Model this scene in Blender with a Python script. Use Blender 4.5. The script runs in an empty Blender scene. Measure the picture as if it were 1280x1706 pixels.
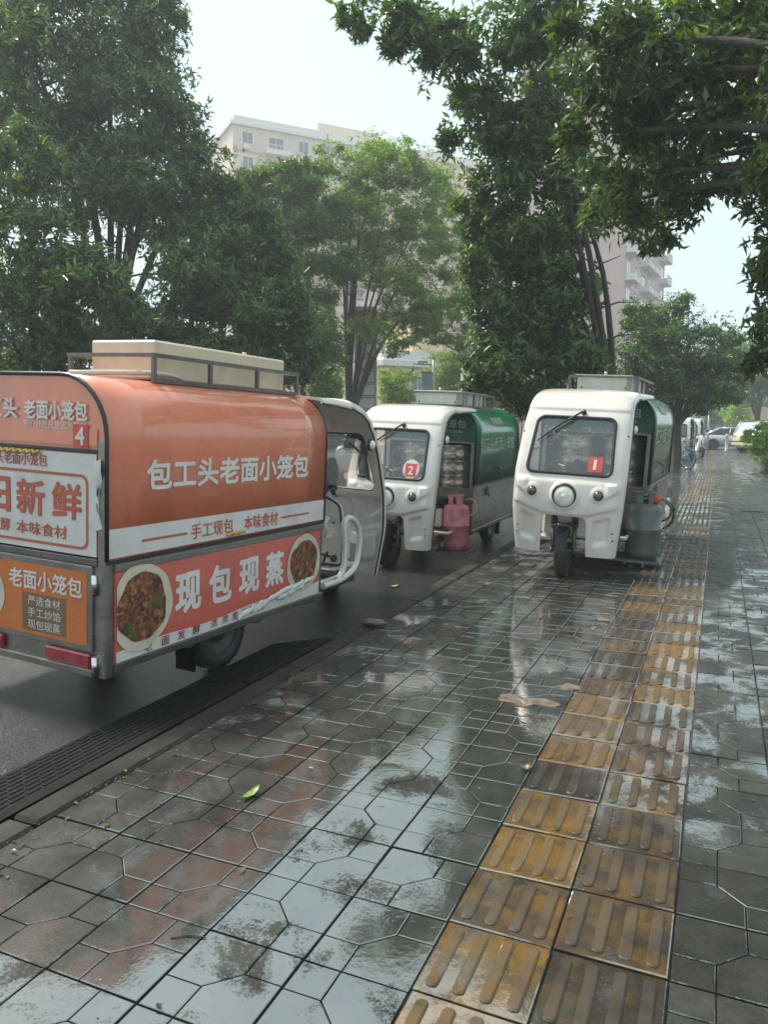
import bpy, bmesh, math, random
import numpy as np
from mathutils import Matrix, Vector
from mathutils.bvhtree import BVHTree

# ------------------------------------------------------------------ camera, sky, sun, exposure
SC = bpy.context.scene
COL = SC.collection
R = math.radians
random.seed(7)
RNG = np.random.default_rng(11)

F_PX, CX, CY, CAM_H = 1282.0, 640.0, 853.0, 1.45          # pixel units of a 1280 x 1706 frame
PITCH, YAW = R(6.365), R(23.467)
cam_data = bpy.data.cameras.new('camera')
cam = bpy.data.objects.new('camera', cam_data)
COL.objects.link(cam)
cam_data.sensor_fit = 'VERTICAL'
cam_data.sensor_height = 24.0
cam_data.lens = 24.0 * F_PX / 1706.0
cam_data.clip_start = 0.05
cam_data.clip_end = 3000
cam.location = (0, 0, CAM_H)
cam.rotation_euler = (R(90) - PITCH, 0, YAW)
SC.camera = cam

SUN_EL, SUN_AZ = R(56), R(-78)                             # azimuth from +Y towards +X
world = bpy.data.worlds.new('World')
SC.world = world
world.use_nodes = True
wn, wl = world.node_tree.nodes, world.node_tree.links
wn.clear()
w_out = wn.new('ShaderNodeOutputWorld')
w_bg = wn.new('ShaderNodeBackground')
w_sky = wn.new('ShaderNodeTexSky')
w_sky.sky_type = 'NISHITA'
w_sky.sun_disc = False
w_sky.sun_elevation = SUN_EL
w_sky.sun_rotation = SUN_AZ
w_sky.air_density = 1.0
w_sky.dust_density = 4.0
w_sky.ozone_density = 2.0
w_mix = wn.new('ShaderNodeMixRGB')
w_mix.inputs[0].default_value = 0.84
w_mix.inputs[2].default_value = (5.9, 7.5, 7.8, 1)         # the even pale overcast
wl.new(w_sky.outputs[0], w_mix.inputs[1])
wl.new(w_mix.outputs[0], w_bg.inputs[0])
w_bg.inputs[1].default_value = 0.072
wl.new(w_bg.outputs[0], w_out.inputs[0])

sun_data = bpy.data.lights.new('sun', 'SUN')
sun_data.energy = 2.9
sun_data.angle = R(10)
sun_data.color = (1.0, 0.92, 0.80)
sun = bpy.data.objects.new('sun', sun_data)
COL.objects.link(sun)
sd = Vector((math.sin(SUN_AZ) * math.cos(SUN_EL), math.cos(SUN_AZ) * math.cos(SUN_EL), math.sin(SUN_EL)))
sun.rotation_euler = sd.to_track_quat('Z', 'Y').to_euler()
sun.location = sd * 60

vs = SC.view_settings
vs.view_transform = 'Standard'
vs.look = 'None'
vs.exposure = 1.12
vs.gamma = 1.0
SC.render.engine = 'CYCLES'
SC.cycles.use_denoising = True
SC.cycles.max_bounces = 8
SC.cycles.diffuse_bounces = 3
SC.cycles.glossy_bounces = 3
SC.cycles.transmission_bounces = 4
SC.cycles.transparent_max_bounces = 12
SC.cycles.volume_bounces = 1
SC.cycles.sample_clamp_indirect = 6

FW = Vector((-math.sin(YAW) * math.cos(PITCH), math.cos(YAW) * math.cos(PITCH), -math.sin(PITCH)))
RT = Vector((math.cos(YAW), math.sin(YAW), 0))
UP = RT.cross(FW)


def pt(u, v, dist):
    """Point seen at (u, v) of the 1280 x 1706 frame, `dist` metres in front of the camera."""
    return Vector((0, 0, CAM_H)) + (FW + RT * ((u - CX) / F_PX) + UP * ((CY - v) / F_PX)) * dist


# ------------------------------------------------------------------ materials
MATS = {}


def nodes_of(name):
    m = bpy.data.materials.new(name)
    m.use_nodes = True
    n, l = m.node_tree.nodes, m.node_tree.links
    b = n['Principled BSDF']
    return m, n, l, b


def noise(n, l, scale, detail=4, rough=0.55, coord='Object', dist=0.0, vec=None, stretch=None):
    t = n.new('ShaderNodeTexNoise')
    t.inputs['Scale'].default_value = scale
    t.inputs['Detail'].default_value = detail
    t.inputs['Roughness'].default_value = rough
    t.inputs['Distortion'].default_value = dist
    if coord == 'World':
        g = n.new('ShaderNodeNewGeometry')
        src = g.outputs['Position']
    else:
        c = n.new('ShaderNodeTexCoord')
        src = c.outputs[coord]
    if stretch:
        mp = n.new('ShaderNodeMapping')
        mp.inputs['Scale'].default_value = stretch
        l.new(src, mp.inputs[0])
        src = mp.outputs[0]
    l.new(src, t.inputs['Vector'])
    return t


def ramp(n, l, src, stops):
    r = n.new('ShaderNodeValToRGB')
    e = r.color_ramp.elements
    while len(e) < len(stops):
        e.new(0.5)
    for k, (p, c) in enumerate(stops):
        e[k].position = p
        e[k].color = (c, c, c, 1) if isinstance(c, (int, float)) else (*c, 1)
    l.new(src, r.inputs[0])
    return r


def bump(n, l, b, src, strength, dist=0.01, prev=None):
    bp = n.new('ShaderNodeBump')
    bp.inputs['Strength'].default_value = strength
    bp.inputs['Distance'].default_value = dist
    l.new(src, bp.inputs['Height'])
    if prev:
        l.new(prev.outputs[0], bp.inputs['Normal'])
    l.new(bp.outputs[0], b.inputs['Normal'])
    return bp


def mixc(n, l, fac, a, b, mode='MIX'):
    m = n.new('ShaderNodeMixRGB')
    m.blend_type = mode
    for k, v in ((0, fac), (1, a), (2, b)):
        if isinstance(v, (int, float)):
            m.inputs[k].default_value = v
        elif isinstance(v, tuple):
            m.inputs[k].default_value = (*v, 1)
        else:
            l.new(v, m.inputs[k])
    return m.outputs[0]


def plain(name, col, rough=0.5, metal=0.0, var=0.12, scale=9.0, bmp=0.0, bscale=80.0, dirt=None, dirt_amt=0.5,
          dscale=3.5, coat=0.0, spec=0.5, stretch=None, coord='Object'):
    """Procedural paint / plastic / metal: colour varied by noise, patches of dirt, fine relief."""
    if name in MATS:
        return MATS[name]
    m, n, l, b = nodes_of(name)
    t = noise(n, l, scale, 5, coord=coord)
    lo = tuple(c * (1 - var) for c in col)
    hi = tuple(min(1, c * (1 + var)) for c in col)
    c = ramp(n, l, t.outputs[0], [(0.3, lo), (0.7, hi)]).outputs[0]
    if dirt:
        d = noise(n, l, dscale, 8, 0.65, coord=coord, stretch=stretch)
        f = ramp(n, l, d.outputs[0], [(0.48, 0.0), (0.72, dirt_amt)]).outputs[0]
        c = mixc(n, l, f, c, dirt)
    l.new(c, b.inputs['Base Color'])
    rr = noise(n, l, scale * 2.3, 3, coord=coord)
    l.new(ramp(n, l, rr.outputs[0], [(0.25, max(0.02, rough * 0.75)), (0.75, min(1, rough * 1.3))]).outputs[0], b.inputs['Roughness'])
    b.inputs['Metallic'].default_value = metal
    b.inputs['Specular IOR Level'].default_value = spec
    b.inputs['Coat Weight'].default_value = coat
    b.inputs['Coat Roughness'].default_value = 0.05
    if bmp:
        g = noise(n, l, bscale, 3, coord=coord)
        bump(n, l, b, g.outputs[0], bmp, 0.004)
    MATS[name] = m
    return m


def wet_stone(name, dark, light, tint, rmin, rmax, wet_lo, wet_hi, grain=0.35, obj_var=0.35, yellow=None):
    """Wet paving: dark soaked colour, a broken film of water on top (clear coat), grainy relief where the film is thin."""
    m, n, l, b = nodes_of(name)
    oi = n.new('ShaderNodeObjectInfo')
    n1 = noise(n, l, 5.5, 7, 0.62, coord='World')
    c = ramp(n, l, n1.outputs[0], [(0.30, dark), (0.72, light)]).outputs[0]
    n2 = noise(n, l, 0.75, 4, 0.6, coord='World')
    c = mixc(n, l, ramp(n, l, n2.outputs[0], [(0.4, 0.0), (0.65, 0.8)]).outputs[0], c, mixc(n, l, 1.0, c, tint, 'MULTIPLY'))
    if yellow:
        n5 = noise(n, l, 9.0, 7, 0.7, coord='World', dist=0.6)
        add = n.new('ShaderNodeMath')
        add.operation = 'MULTIPLY_ADD'
        l.new(oi.outputs['Random'], add.inputs[0])
        add.inputs[1].default_value = 0.34
        l.new(n5.outputs[0], add.inputs[2])
        c = mixc(n, l, ramp(n, l, add.outputs[0], [(0.57, 0.0), (0.84, 0.90)]).outputs[0], c, yellow)
    v = n.new('ShaderNodeMapRange')
    l.new(oi.outputs['Random'], v.inputs[0])
    v.inputs[3].default_value = 1 - obj_var
    v.inputs[4].default_value = 1 + obj_var
    c = mixc(n, l, 1.0, c, v.outputs[0], 'MULTIPLY')
    l.new(c, b.inputs['Base Color'])
    n3 = noise(n, l, 3.3, 9, 0.68, coord='World', dist=0.4)
    fine = noise(n, l, 95, 5, 0.7, coord='World')            # grains that stand out of the water
    fm = n.new('ShaderNodeMath')
    fm.operation = 'MULTIPLY_ADD'
    l.new(fine.outputs[0], fm.inputs[0])
    fm.inputs[1].default_value = 0.34
    l.new(n3.outputs[0], fm.inputs[2])
    gx_ = n.new('ShaderNodeNewGeometry')
    sx_ = n.new('ShaderNodeSeparateXYZ')
    l.new(gx_.outputs['Position'], sx_.inputs[0])
    mr = n.new('ShaderNodeMapRange')                          # how far from the pavement's worn hollow
    mr.interpolation_type = 'SMOOTHSTEP'
    dx_ = n.new('ShaderNodeMath')
    dx_.operation = 'ADD'
    l.new(sx_.outputs[0], dx_.inputs[0])
    dx_.inputs[1].default_value = 1.12
    ab_ = n.new('ShaderNodeMath')
    ab_.operation = 'ABSOLUTE'
    l.new(dx_.outputs[0], ab_.inputs[0])
    l.new(ab_.outputs[0], mr.inputs[0])
    mr.inputs[1].default_value = 0.28
    mr.inputs[2].default_value = 0.78
    mr.inputs[3].default_value = 0.035
    mr.inputs[4].default_value = -0.075
    fs2 = n.new('ShaderNodeMath')
    fs2.operation = 'ADD'
    l.new(fm.outputs[0], fs2.inputs[0])
    l.new(mr.outputs[0], fs2.inputs[1])
    film = ramp(n, l, fs2.outputs[0], [(wet_lo + .17, 0.0), (wet_hi + .17, 1.0)]).outputs[0]
    l.new(ramp(n, l, n1.outputs[0], [(0.3, rmin), (0.7, rmax)]).outputs[0], b.inputs['Roughness'])
    l.new(film, b.inputs['Coat Weight'])
    b.inputs['Coat Roughness'].default_value = 0.03
    b.inputs['Coat IOR'].default_value = 3.1
    b.inputs['Specular IOR Level'].default_value = 0.22
    g = noise(n, l, 260, 4, 0.65, coord='World')
    g2 = noise(n, l, 22, 4, 0.6, coord='World')
    bp = bump(n, l, b, g2.outputs[0], 0.25, 0.006)
    bp2 = bump(n, l, b, g.outputs[0], grain, 0.004, bp)
    # the water film lies smoother than the stone under it
    cb = n.new('ShaderNodeBump')
    cb.inputs['Strength'].default_value = 0.06
    cb.inputs['Distance'].default_value = 0.006
    g3 = noise(n, l, 34, 4, 0.6, coord='World')
    l.new(g3.outputs[0], cb.inputs['Height'])
    l.new(cb.outputs[0], b.inputs['Coat Normal'])
    MATS[name] = m
    return m


def leaf_mat(name, dark, light, trans=0.35, rough=0.38):
    m, n, l, b = nodes_of(name)
    geo = n.new('ShaderNodeNewGeometry')
    c = ramp(n, l, geo.outputs['Random Per Island'], [(0.0, dark), (0.55, tuple((a + d) / 2 for a, d in zip(dark, light))), (0.90, light), (1.0, (light[0] * 1.7, light[1] * 1.35, light[2]))]).outputs[0]
    nz = noise(n, l, 0.55, 3, coord='World')
    c = mixc(n, l, 1.0, c, ramp(n, l, nz.outputs[0], [(0.3, 0.62), (0.7, 1.25)]).outputs[0], 'MULTIPLY')
    l.new(c, b.inputs['Base Color'])
    b.inputs['Roughness'].default_value = rough
    b.inputs['Specular IOR Level'].default_value = 0.55
    tr = n.new('ShaderNodeBsdfTranslucent')
    l.new(mixc(n, l, 1.0, c, (1.6, 1.9, 0.6), 'MULTIPLY'), tr.inputs[0])
    mx = n.new('ShaderNodeMixShader')
    mx.inputs[0].default_value = trans
    l.new(b.outputs[0], mx.inputs[1])
    l.new(tr.outputs[0], mx.inputs[2])
    l.new(mx.outputs[0], n['Material Output'].inputs[0])
    MATS[name] = m
    return m


def glass_mat(name, tint, refl_mul=1.0, dirt=0.0, body=0.0, body_col=(0.02, 0.03, 0.03)):
    """Thin pane: clear (or tinted) with a Fresnel reflection and dried drops / dirt on it."""
    m, n, l, b = nodes_of(name)
    n.remove(b)
    tr = n.new('ShaderNodeBsdfTransparent')
    tr.inputs[0].default_value = (*tint, 1)
    gl = n.new('ShaderNodeBsdfGlossy')
    gl.inputs['Roughness'].default_value = 0.03
    fr = n.new('ShaderNodeLayerWeight')
    fr.inputs[0].default_value = 0.34
    mul = n.new('ShaderNodeMath')
    mul.operation = 'MULTIPLY'
    mul.use_clamp = True
    l.new(fr.outputs[0], mul.inputs[0])
    mul.inputs[1].default_value = refl_mul
    base = tr.outputs[0]
    if body:
        df = n.new('ShaderNodeBsdfDiffuse')
        df.inputs[0].default_value = (*body_col, 1)
        m0 = n.new('ShaderNodeMixShader')
        m0.inputs[0].default_value = body
        l.new(base, m0.inputs[1])
        l.new(df.outputs[0], m0.inputs[2])
        base = m0.outputs[0]
    mx = n.new('ShaderNodeMixShader')
    l.new(mul.outputs[0], mx.inputs[0])
    l.new(base, mx.inputs[1])
    l.new(gl.outputs[0], mx.inputs[2])
    last = mx.outputs[0]
    if dirt:
        dn = noise(n, l, 60, 6, 0.7)
        dn2 = noise(n, l, 5, 4, 0.6)
        f = n.new('ShaderNodeMath')
        f.operation = 'MULTIPLY'
        l.new(ramp(n, l, dn.outputs[0], [(0.585, 0.0), (0.66, dirt)]).outputs[0], f.inputs[0])
        l.new(ramp(n, l, dn2.outputs[0], [(0.42, 0.15), (0.62, 1.0)]).outputs[0], f.inputs[1])
        dd = n.new('ShaderNodeBsdfDiffuse')
        dd.inputs[0].default_value = (0.75, 0.78, 0.78, 1)
        m2 = n.new('ShaderNodeMixShader')
        l.new(f.outputs[0], m2.inputs[0])
        l.new(last, m2.inputs[1])
        l.new(dd.outputs[0], m2.inputs[2])
        last = m2.outputs[0]
    l.new(last, n['Material Output'].inputs[0])
    MATS[name] = m
    return m


def filling_mat():
    """Printed photograph of minced filling: brown meat lumps, green onion bits, glossy dark sauce."""
    m, n, l, b = nodes_of('filling_print')
    v = n.new('ShaderNodeTexVoronoi')
    v.inputs['Scale'].default_value = 46
    c = n.new('ShaderNodeTexCoord')
    l.new(c.outputs['Object'], v.inputs['Vector'])
    col = ramp(n, l, v.outputs['Color'], [(0.15, (0.05, 0.016, 0.008)), (0.45, (0.20, 0.06, 0.025)), (0.75, (0.36, 0.13, 0.055)), (0.97, (0.50, 0.24, 0.11))]).outputs[0]
    nz = noise(n, l, 13, 6, 0.7)
    col = mixc(n, l, 1.0, col, ramp(n, l, nz.outputs[0], [(0.35, 0.25), (0.65, 1.3)]).outputs[0], 'MULTIPLY')
    v2 = n.new('ShaderNodeTexVoronoi')
    v2.inputs['Scale'].default_value = 24
    l.new(c.outputs['Object'], v2.inputs['Vector'])
    col = mixc(n, l, ramp(n, l, v2.outputs['Color'], [(0.80, 0.0), (0.84, 0.85)]).outputs[0], col, (0.07, 0.10, 0.02))
    l.new(col, b.inputs['Base Color'])
    b.inputs['Roughness'].default_value = 0.35
    MATS['filling_print'] = m
    return m


def shell_paint():
    m = plain('white_fibreglass', (0.67, 0.615, 0.572), 0.22, var=0.02, scale=2, dirt=(0.50, 0.43, 0.36), dirt_amt=0.34, dscale=1.5, coat=0.6, stretch=(5, 5, .55), bmp=.10, bscale=4)
    n, l = m.node_tree.nodes, m.node_tree.links
    b = n['Principled BSDF']
    src = b.inputs['Base Color'].links[0].from_socket
    sp = noise(n, l, 85, 4, .6)
    big = noise(n, l, 4, 4, .6)
    f = n.new('ShaderNodeMath')
    f.operation = 'MULTIPLY'
    l.new(ramp(n, l, sp.outputs[0], [(.62, 0.0), (.68, .8)]).outputs[0], f.inputs[0])
    l.new(ramp(n, l, big.outputs[0], [(.48, 0.0), (.62, 1.0)]).outputs[0], f.inputs[1])
    l.new(mixc(n, l, f.outputs[0], src, (.20, .16, .12)), b.inputs['Base Color'])
    return m


M_WHITE = shell_paint()
M_WHITE_PLAIN = plain('white_plain_panel', (0.78, 0.715, 0.665), 0.22, var=0.025, scale=2, dirt=(0.52, 0.46, 0.40), dirt_amt=0.30, dscale=2.0, coat=0.6)
M_ORANGE = plain('orange_print_film', (0.74, 0.215, 0.118), 0.30, var=0.07, scale=3, dirt=(0.30, 0.09, 0.05), dirt_amt=0.35, dscale=2.2, coat=0.85, bmp=0.22, bscale=4.5, stretch=(1, 1, 0.35))
M_ORANGE2 = plain('orange_door_film', (0.60, 0.16, 0.035), 0.34, var=0.06, dirt=(0.35, 0.13, 0.06), dirt_amt=0.3, coat=0.3)
M_RED = plain('red_print_film', (0.60, 0.115, 0.080), 0.32, var=0.07, dirt=(0.28, 0.06, 0.05), dirt_amt=0.35, coat=0.5, bmp=0.3, bscale=5)
M_GREEN = plain('green_print_film', (0.010, 0.265, 0.125), 0.2, var=0.15, dirt=(0.05, 0.10, 0.065), dirt_amt=0.6, dscale=2.8, coat=0.55, bmp=0.22, bscale=4.5, stretch=(1, 1, 0.3))
M_GREENDK = plain('dark_green_header', (0.010, 0.095, 0.062), 0.32, var=0.12, dirt=(0.06, 0.09, 0.08), dirt_amt=0.4, coat=0.4)
M_GREENWORN_REFL = plain('worn_green_film_reflections', (0.030, 0.15, 0.045), 0.22, var=0.4, scale=4, dirt=(0.30, 0.33, 0.20), dirt_amt=0.8, dscale=5, coat=0.5, stretch=(1.4, 1.4, 0.16))  # vertical streaks: wear, plus foliage reflections painted into the colour
M_WPRINT = plain('white_print_film', (0.66, 0.63, 0.61), 0.36, var=0.04, dirt=(0.40, 0.34, 0.30), dirt_amt=0.45, coat=0.2, bmp=0.2, bscale=5)
M_STEEL = plain('brushed_steel', (0.30, 0.275, 0.25), 0.33, 0.85, var=0.18, scale=5, dirt=(0.16, 0.14, 0.12), dirt_amt=0.7, stretch=(0.3, 0.3, 2.5))
M_STEELDK = plain('dark_steel_frame', (0.17, 0.155, 0.15), 0.42, 0.7, var=0.2, dirt=(0.10, 0.07, 0.05), dirt_amt=0.6)
M_POT = plain('polished_steamer_steel', (0.78, 0.75, 0.70), 0.26, 0.88, var=0.12, scale=3, dirt=(0.30, 0.27, 0.23), dirt_amt=0.5)
M_BLACK = plain('black_rubber', (0.007, 0.007, 0.008), 0.66, var=0.25, bmp=0.3, spec=0.15)
M_TYRE = plain('tyre_rubber', (0.016, 0.016, 0.018), 0.60, var=0.3, dirt=(0.03, 0.028, 0.025), dirt_amt=0.4, bmp=0.4)
M_RIMBLK = plain('black_painted_rim', (0.03, 0.03, 0.032), 0.45, 0.3, var=0.3, dirt=(0.08, 0.07, 0.06), dirt_amt=0.5)
M_PLASTIC = plain('black_plastic', (0.022, 0.023, 0.026), 0.36, var=0.2)
M_CHROME = plain('bright_metal', (0.65, 0.65, 0.64), 0.16, 1.0, var=0.08)
M_CREAM = plain('cream_painted_sheet', (0.66, 0.555, 0.40), 0.40, var=0.05, dirt=(0.42, 0.33, 0.24), dirt_amt=0.45, coat=0.15)
M_CREAMPALE = plain('pale_steel_sheet', (0.60, 0.56, 0.50), 0.36, 0.25, var=0.06, dirt=(0.36, 0.31, 0.26), dirt_amt=0.4)
M_REDLENS = plain('red_lamp_lens', (0.30, 0.012, 0.022), 0.16, var=0.3, scale=30, dirt=(0.38, 0.10, 0.10), dirt_amt=0.5, dscale=24, coat=0.9)
M_LENS = plain('headlamp_glass', (0.80, 0.78, 0.70), 0.15, 0.12, var=0.12, scale=40, coat=1.0)
M_AMBER = plain('smoky_amber_lens', (0.11, 0.055, 0.050), 0.2, var=0.2, coat=0.8)
M_PINK = plain('pink_cylinder_paint', (0.62, 0.20, 0.25), 0.42, var=0.12, dirt=(0.24, 0.07, 0.07), dirt_amt=0.7, dscale=7, bmp=0.15, coat=0.15)
M_GREYCYL = plain('grey_cylinder_paint', (0.115, 0.125, 0.118), 0.40, var=0.18, dirt=(0.05, 0.05, 0.045), dirt_amt=0.7, dscale=7, bmp=0.15, coat=0.2)
M_REDVALVE = plain('red_regulator', (0.60, 0.085, 0.045), 0.4, var=0.1)
M_HOSE = plain('orange_rubber_hose', (0.50, 0.27, 0.06), 0.45, var=0.15)
M_HOSEGREY = plain('grey_rubber_hose', (0.17, 0.16, 0.13), 0.5, var=0.15)
M_BADGE = plain('red_number_badge', (0.64, 0.075, 0.055), 0.4, var=0.06)
M_WTEXT = plain('white_lettering', (0.70, 0.67, 0.64), 0.4, var=0.05, dirt=(0.45, 0.38, 0.34), dirt_amt=0.4)
M_GTEXT = plain('pale_green_lettering', (0.46, 0.56, 0.50), 0.4, var=0.06)
M_OTEXT = plain('orange_lettering', (0.50, 0.105, 0.055), 0.4, var=0.06)
M_RTEXT = plain('dark_red_lettering', (0.28, 0.045, 0.030), 0.4, var=0.06)
M_TAUPE = plain('taupe_print_band', (0.20, 0.115, 0.060), 0.4, var=0.1)  # taupe ground printed behind the small door lettering
M_BUN = plain('steamed_dough_print', (0.60, 0.53, 0.41), 0.36, var=0.12, scale=7, dirt=(0.42, 0.34, 0.22), dirt_amt=0.5, dscale=5)
M_FILL = filling_mat()
M_GLASS = glass_mat('windscreen_glass', (0.92, 0.95, 0.94), 2.2, dirt=0.8, body=0.07, body_col=(.6, .63, .63))  # pale body film: dirt haze, also brightens the pane in place of reflected sky
M_CARGLASS = glass_mat('car_window_glass', (0.20, 0.23, 0.24), 1.6, body=0.55)
M_PANE = glass_mat('building_pane', (0.30, 0.36, 0.38), 2.2, body=0.8, body_col=(0.06, 0.08, 0.09))
M_MIRROR = plain('mirror_glass', (0.75, 0.78, 0.8), 0.03, 1.0, var=0.02)

M_TILE = wet_stone('wet_grey_green_paving', (0.012, 0.014, 0.012), (0.044, 0.048, 0.042), (1.08, 0.84, 0.68), 0.30, 0.52, 0.42, 0.50)
M_TACTILE = wet_stone('wet_tactile_paving', (0.022, 0.017, 0.014), (0.062, 0.045, 0.031), (1.0, 0.95, 0.9), 0.24, 0.46, 0.36, 0.47, yellow=(0.150, 0.080, 0.015), obj_var=0.25)
M_TACBAR = wet_stone('worn_tactile_bars', (0.030, 0.026, 0.022), (0.088, 0.072, 0.056), (1.05, 0.9, 0.7), 0.32, 0.55, 0.50, 0.75, yellow=(0.105, 0.066, 0.024), obj_var=0.3)
M_JOINT = plain('dark_wet_joint', (0.020, 0.019, 0.017), 0.16, var=0.4, scale=20, bmp=0.4, coord='Object')
M_KERB = wet_stone('wet_concrete_kerb', (0.015, 0.014, 0.012), (0.050, 0.045, 0.039), (0.95, 0.85, 0.75), 0.4, 0.65, 0.55, 0.75)
M_MUD = plain('tan_mud', (0.150, 0.112, 0.080), 0.36, var=0.5, scale=18, bmp=0.4, bscale=60, coat=0.5)


def asphalt_mat():
    m, n, l, b = nodes_of('wet_asphalt')
    n1 = noise(n, l, 160, 4, 0.7, coord='World')
    n2 = noise(n, l, 0.5, 5, 0.6, coord='World')
    c = ramp(n, l, n1.outputs[0], [(0.3, (0.005, 0.005, 0.006)), (0.68, (0.022, 0.021, 0.021))]).outputs[0]
    c = mixc(n, l, 1.0, c, ramp(n, l, n2.outputs[0], [(0.3, 0.75), (0.7, 1.25)]).outputs[0], 'MULTIPLY')
    l.new(c, b.inputs['Base Color'])
    l.new(ramp(n, l, n2.outputs[0], [(0.35, 0.12), (0.65, 0.28)]).outputs[0], b.inputs['Roughness'])
    b.inputs['Specular IOR Level'].default_value = 0.35
    v = n.new('ShaderNodeTexVoronoi')
    v.inputs['Scale'].default_value = 120
    g = n.new('ShaderNodeNewGeometry')
    l.new(g.outputs['Position'], v.inputs['Vector'])
    bump(n, l, b, v.outputs['Distance'], 0.9, 0.006)
    MATS['wet_asphalt'] = m
    return m


M_ROAD = asphalt_mat()
M_SOIL = plain('damp_soil', (0.075, 0.052, 0.035), 0.8, var=0.4, scale=6, bmp=0.8, bscale=25)
M_BARK = plain('damp_bark', (0.055, 0.043, 0.034), 0.75, var=0.35, scale=14, bmp=0.9, bscale=30, dirt=(0.08, 0.085, 0.055), dirt_amt=0.5)
M_BARKPALE = plain('grey_bark', (0.11, 0.095, 0.08), 0.75, var=0.3, scale=14, bmp=0.8, bscale=30)
M_LEAF_DK = leaf_mat('dark_glossy_leaves', (0.030, 0.066, 0.020), (0.135, 0.205, 0.070), 0.40, 0.27)
M_LEAF_MID = leaf_mat('mid_green_leaves', (0.036, 0.080, 0.016), (0.130, 0.205, 0.048), 0.45, 0.34)
M_LEAF_NEAR = leaf_mat('dark_olive_leaves', (0.024, 0.048, 0.013), (0.105, 0.150, 0.042), 0.40, 0.30)  # darker olive foliage of the near tree
M_LEAF_LT = leaf_mat('light_green_leaves', (0.080, 0.140, 0.022), (0.235, 0.310, 0.060), 0.55, 0.42)
M_LEAF_HEDGE = leaf_mat('bright_hedge_leaves', (0.14, 0.25, 0.02), (0.36, 0.46, 0.055), 0.6, 0.4)
M_GRASS = leaf_mat('grass_blades', (0.050, 0.095, 0.020), (0.13, 0.18, 0.045), 0.4, 0.5)


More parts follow.
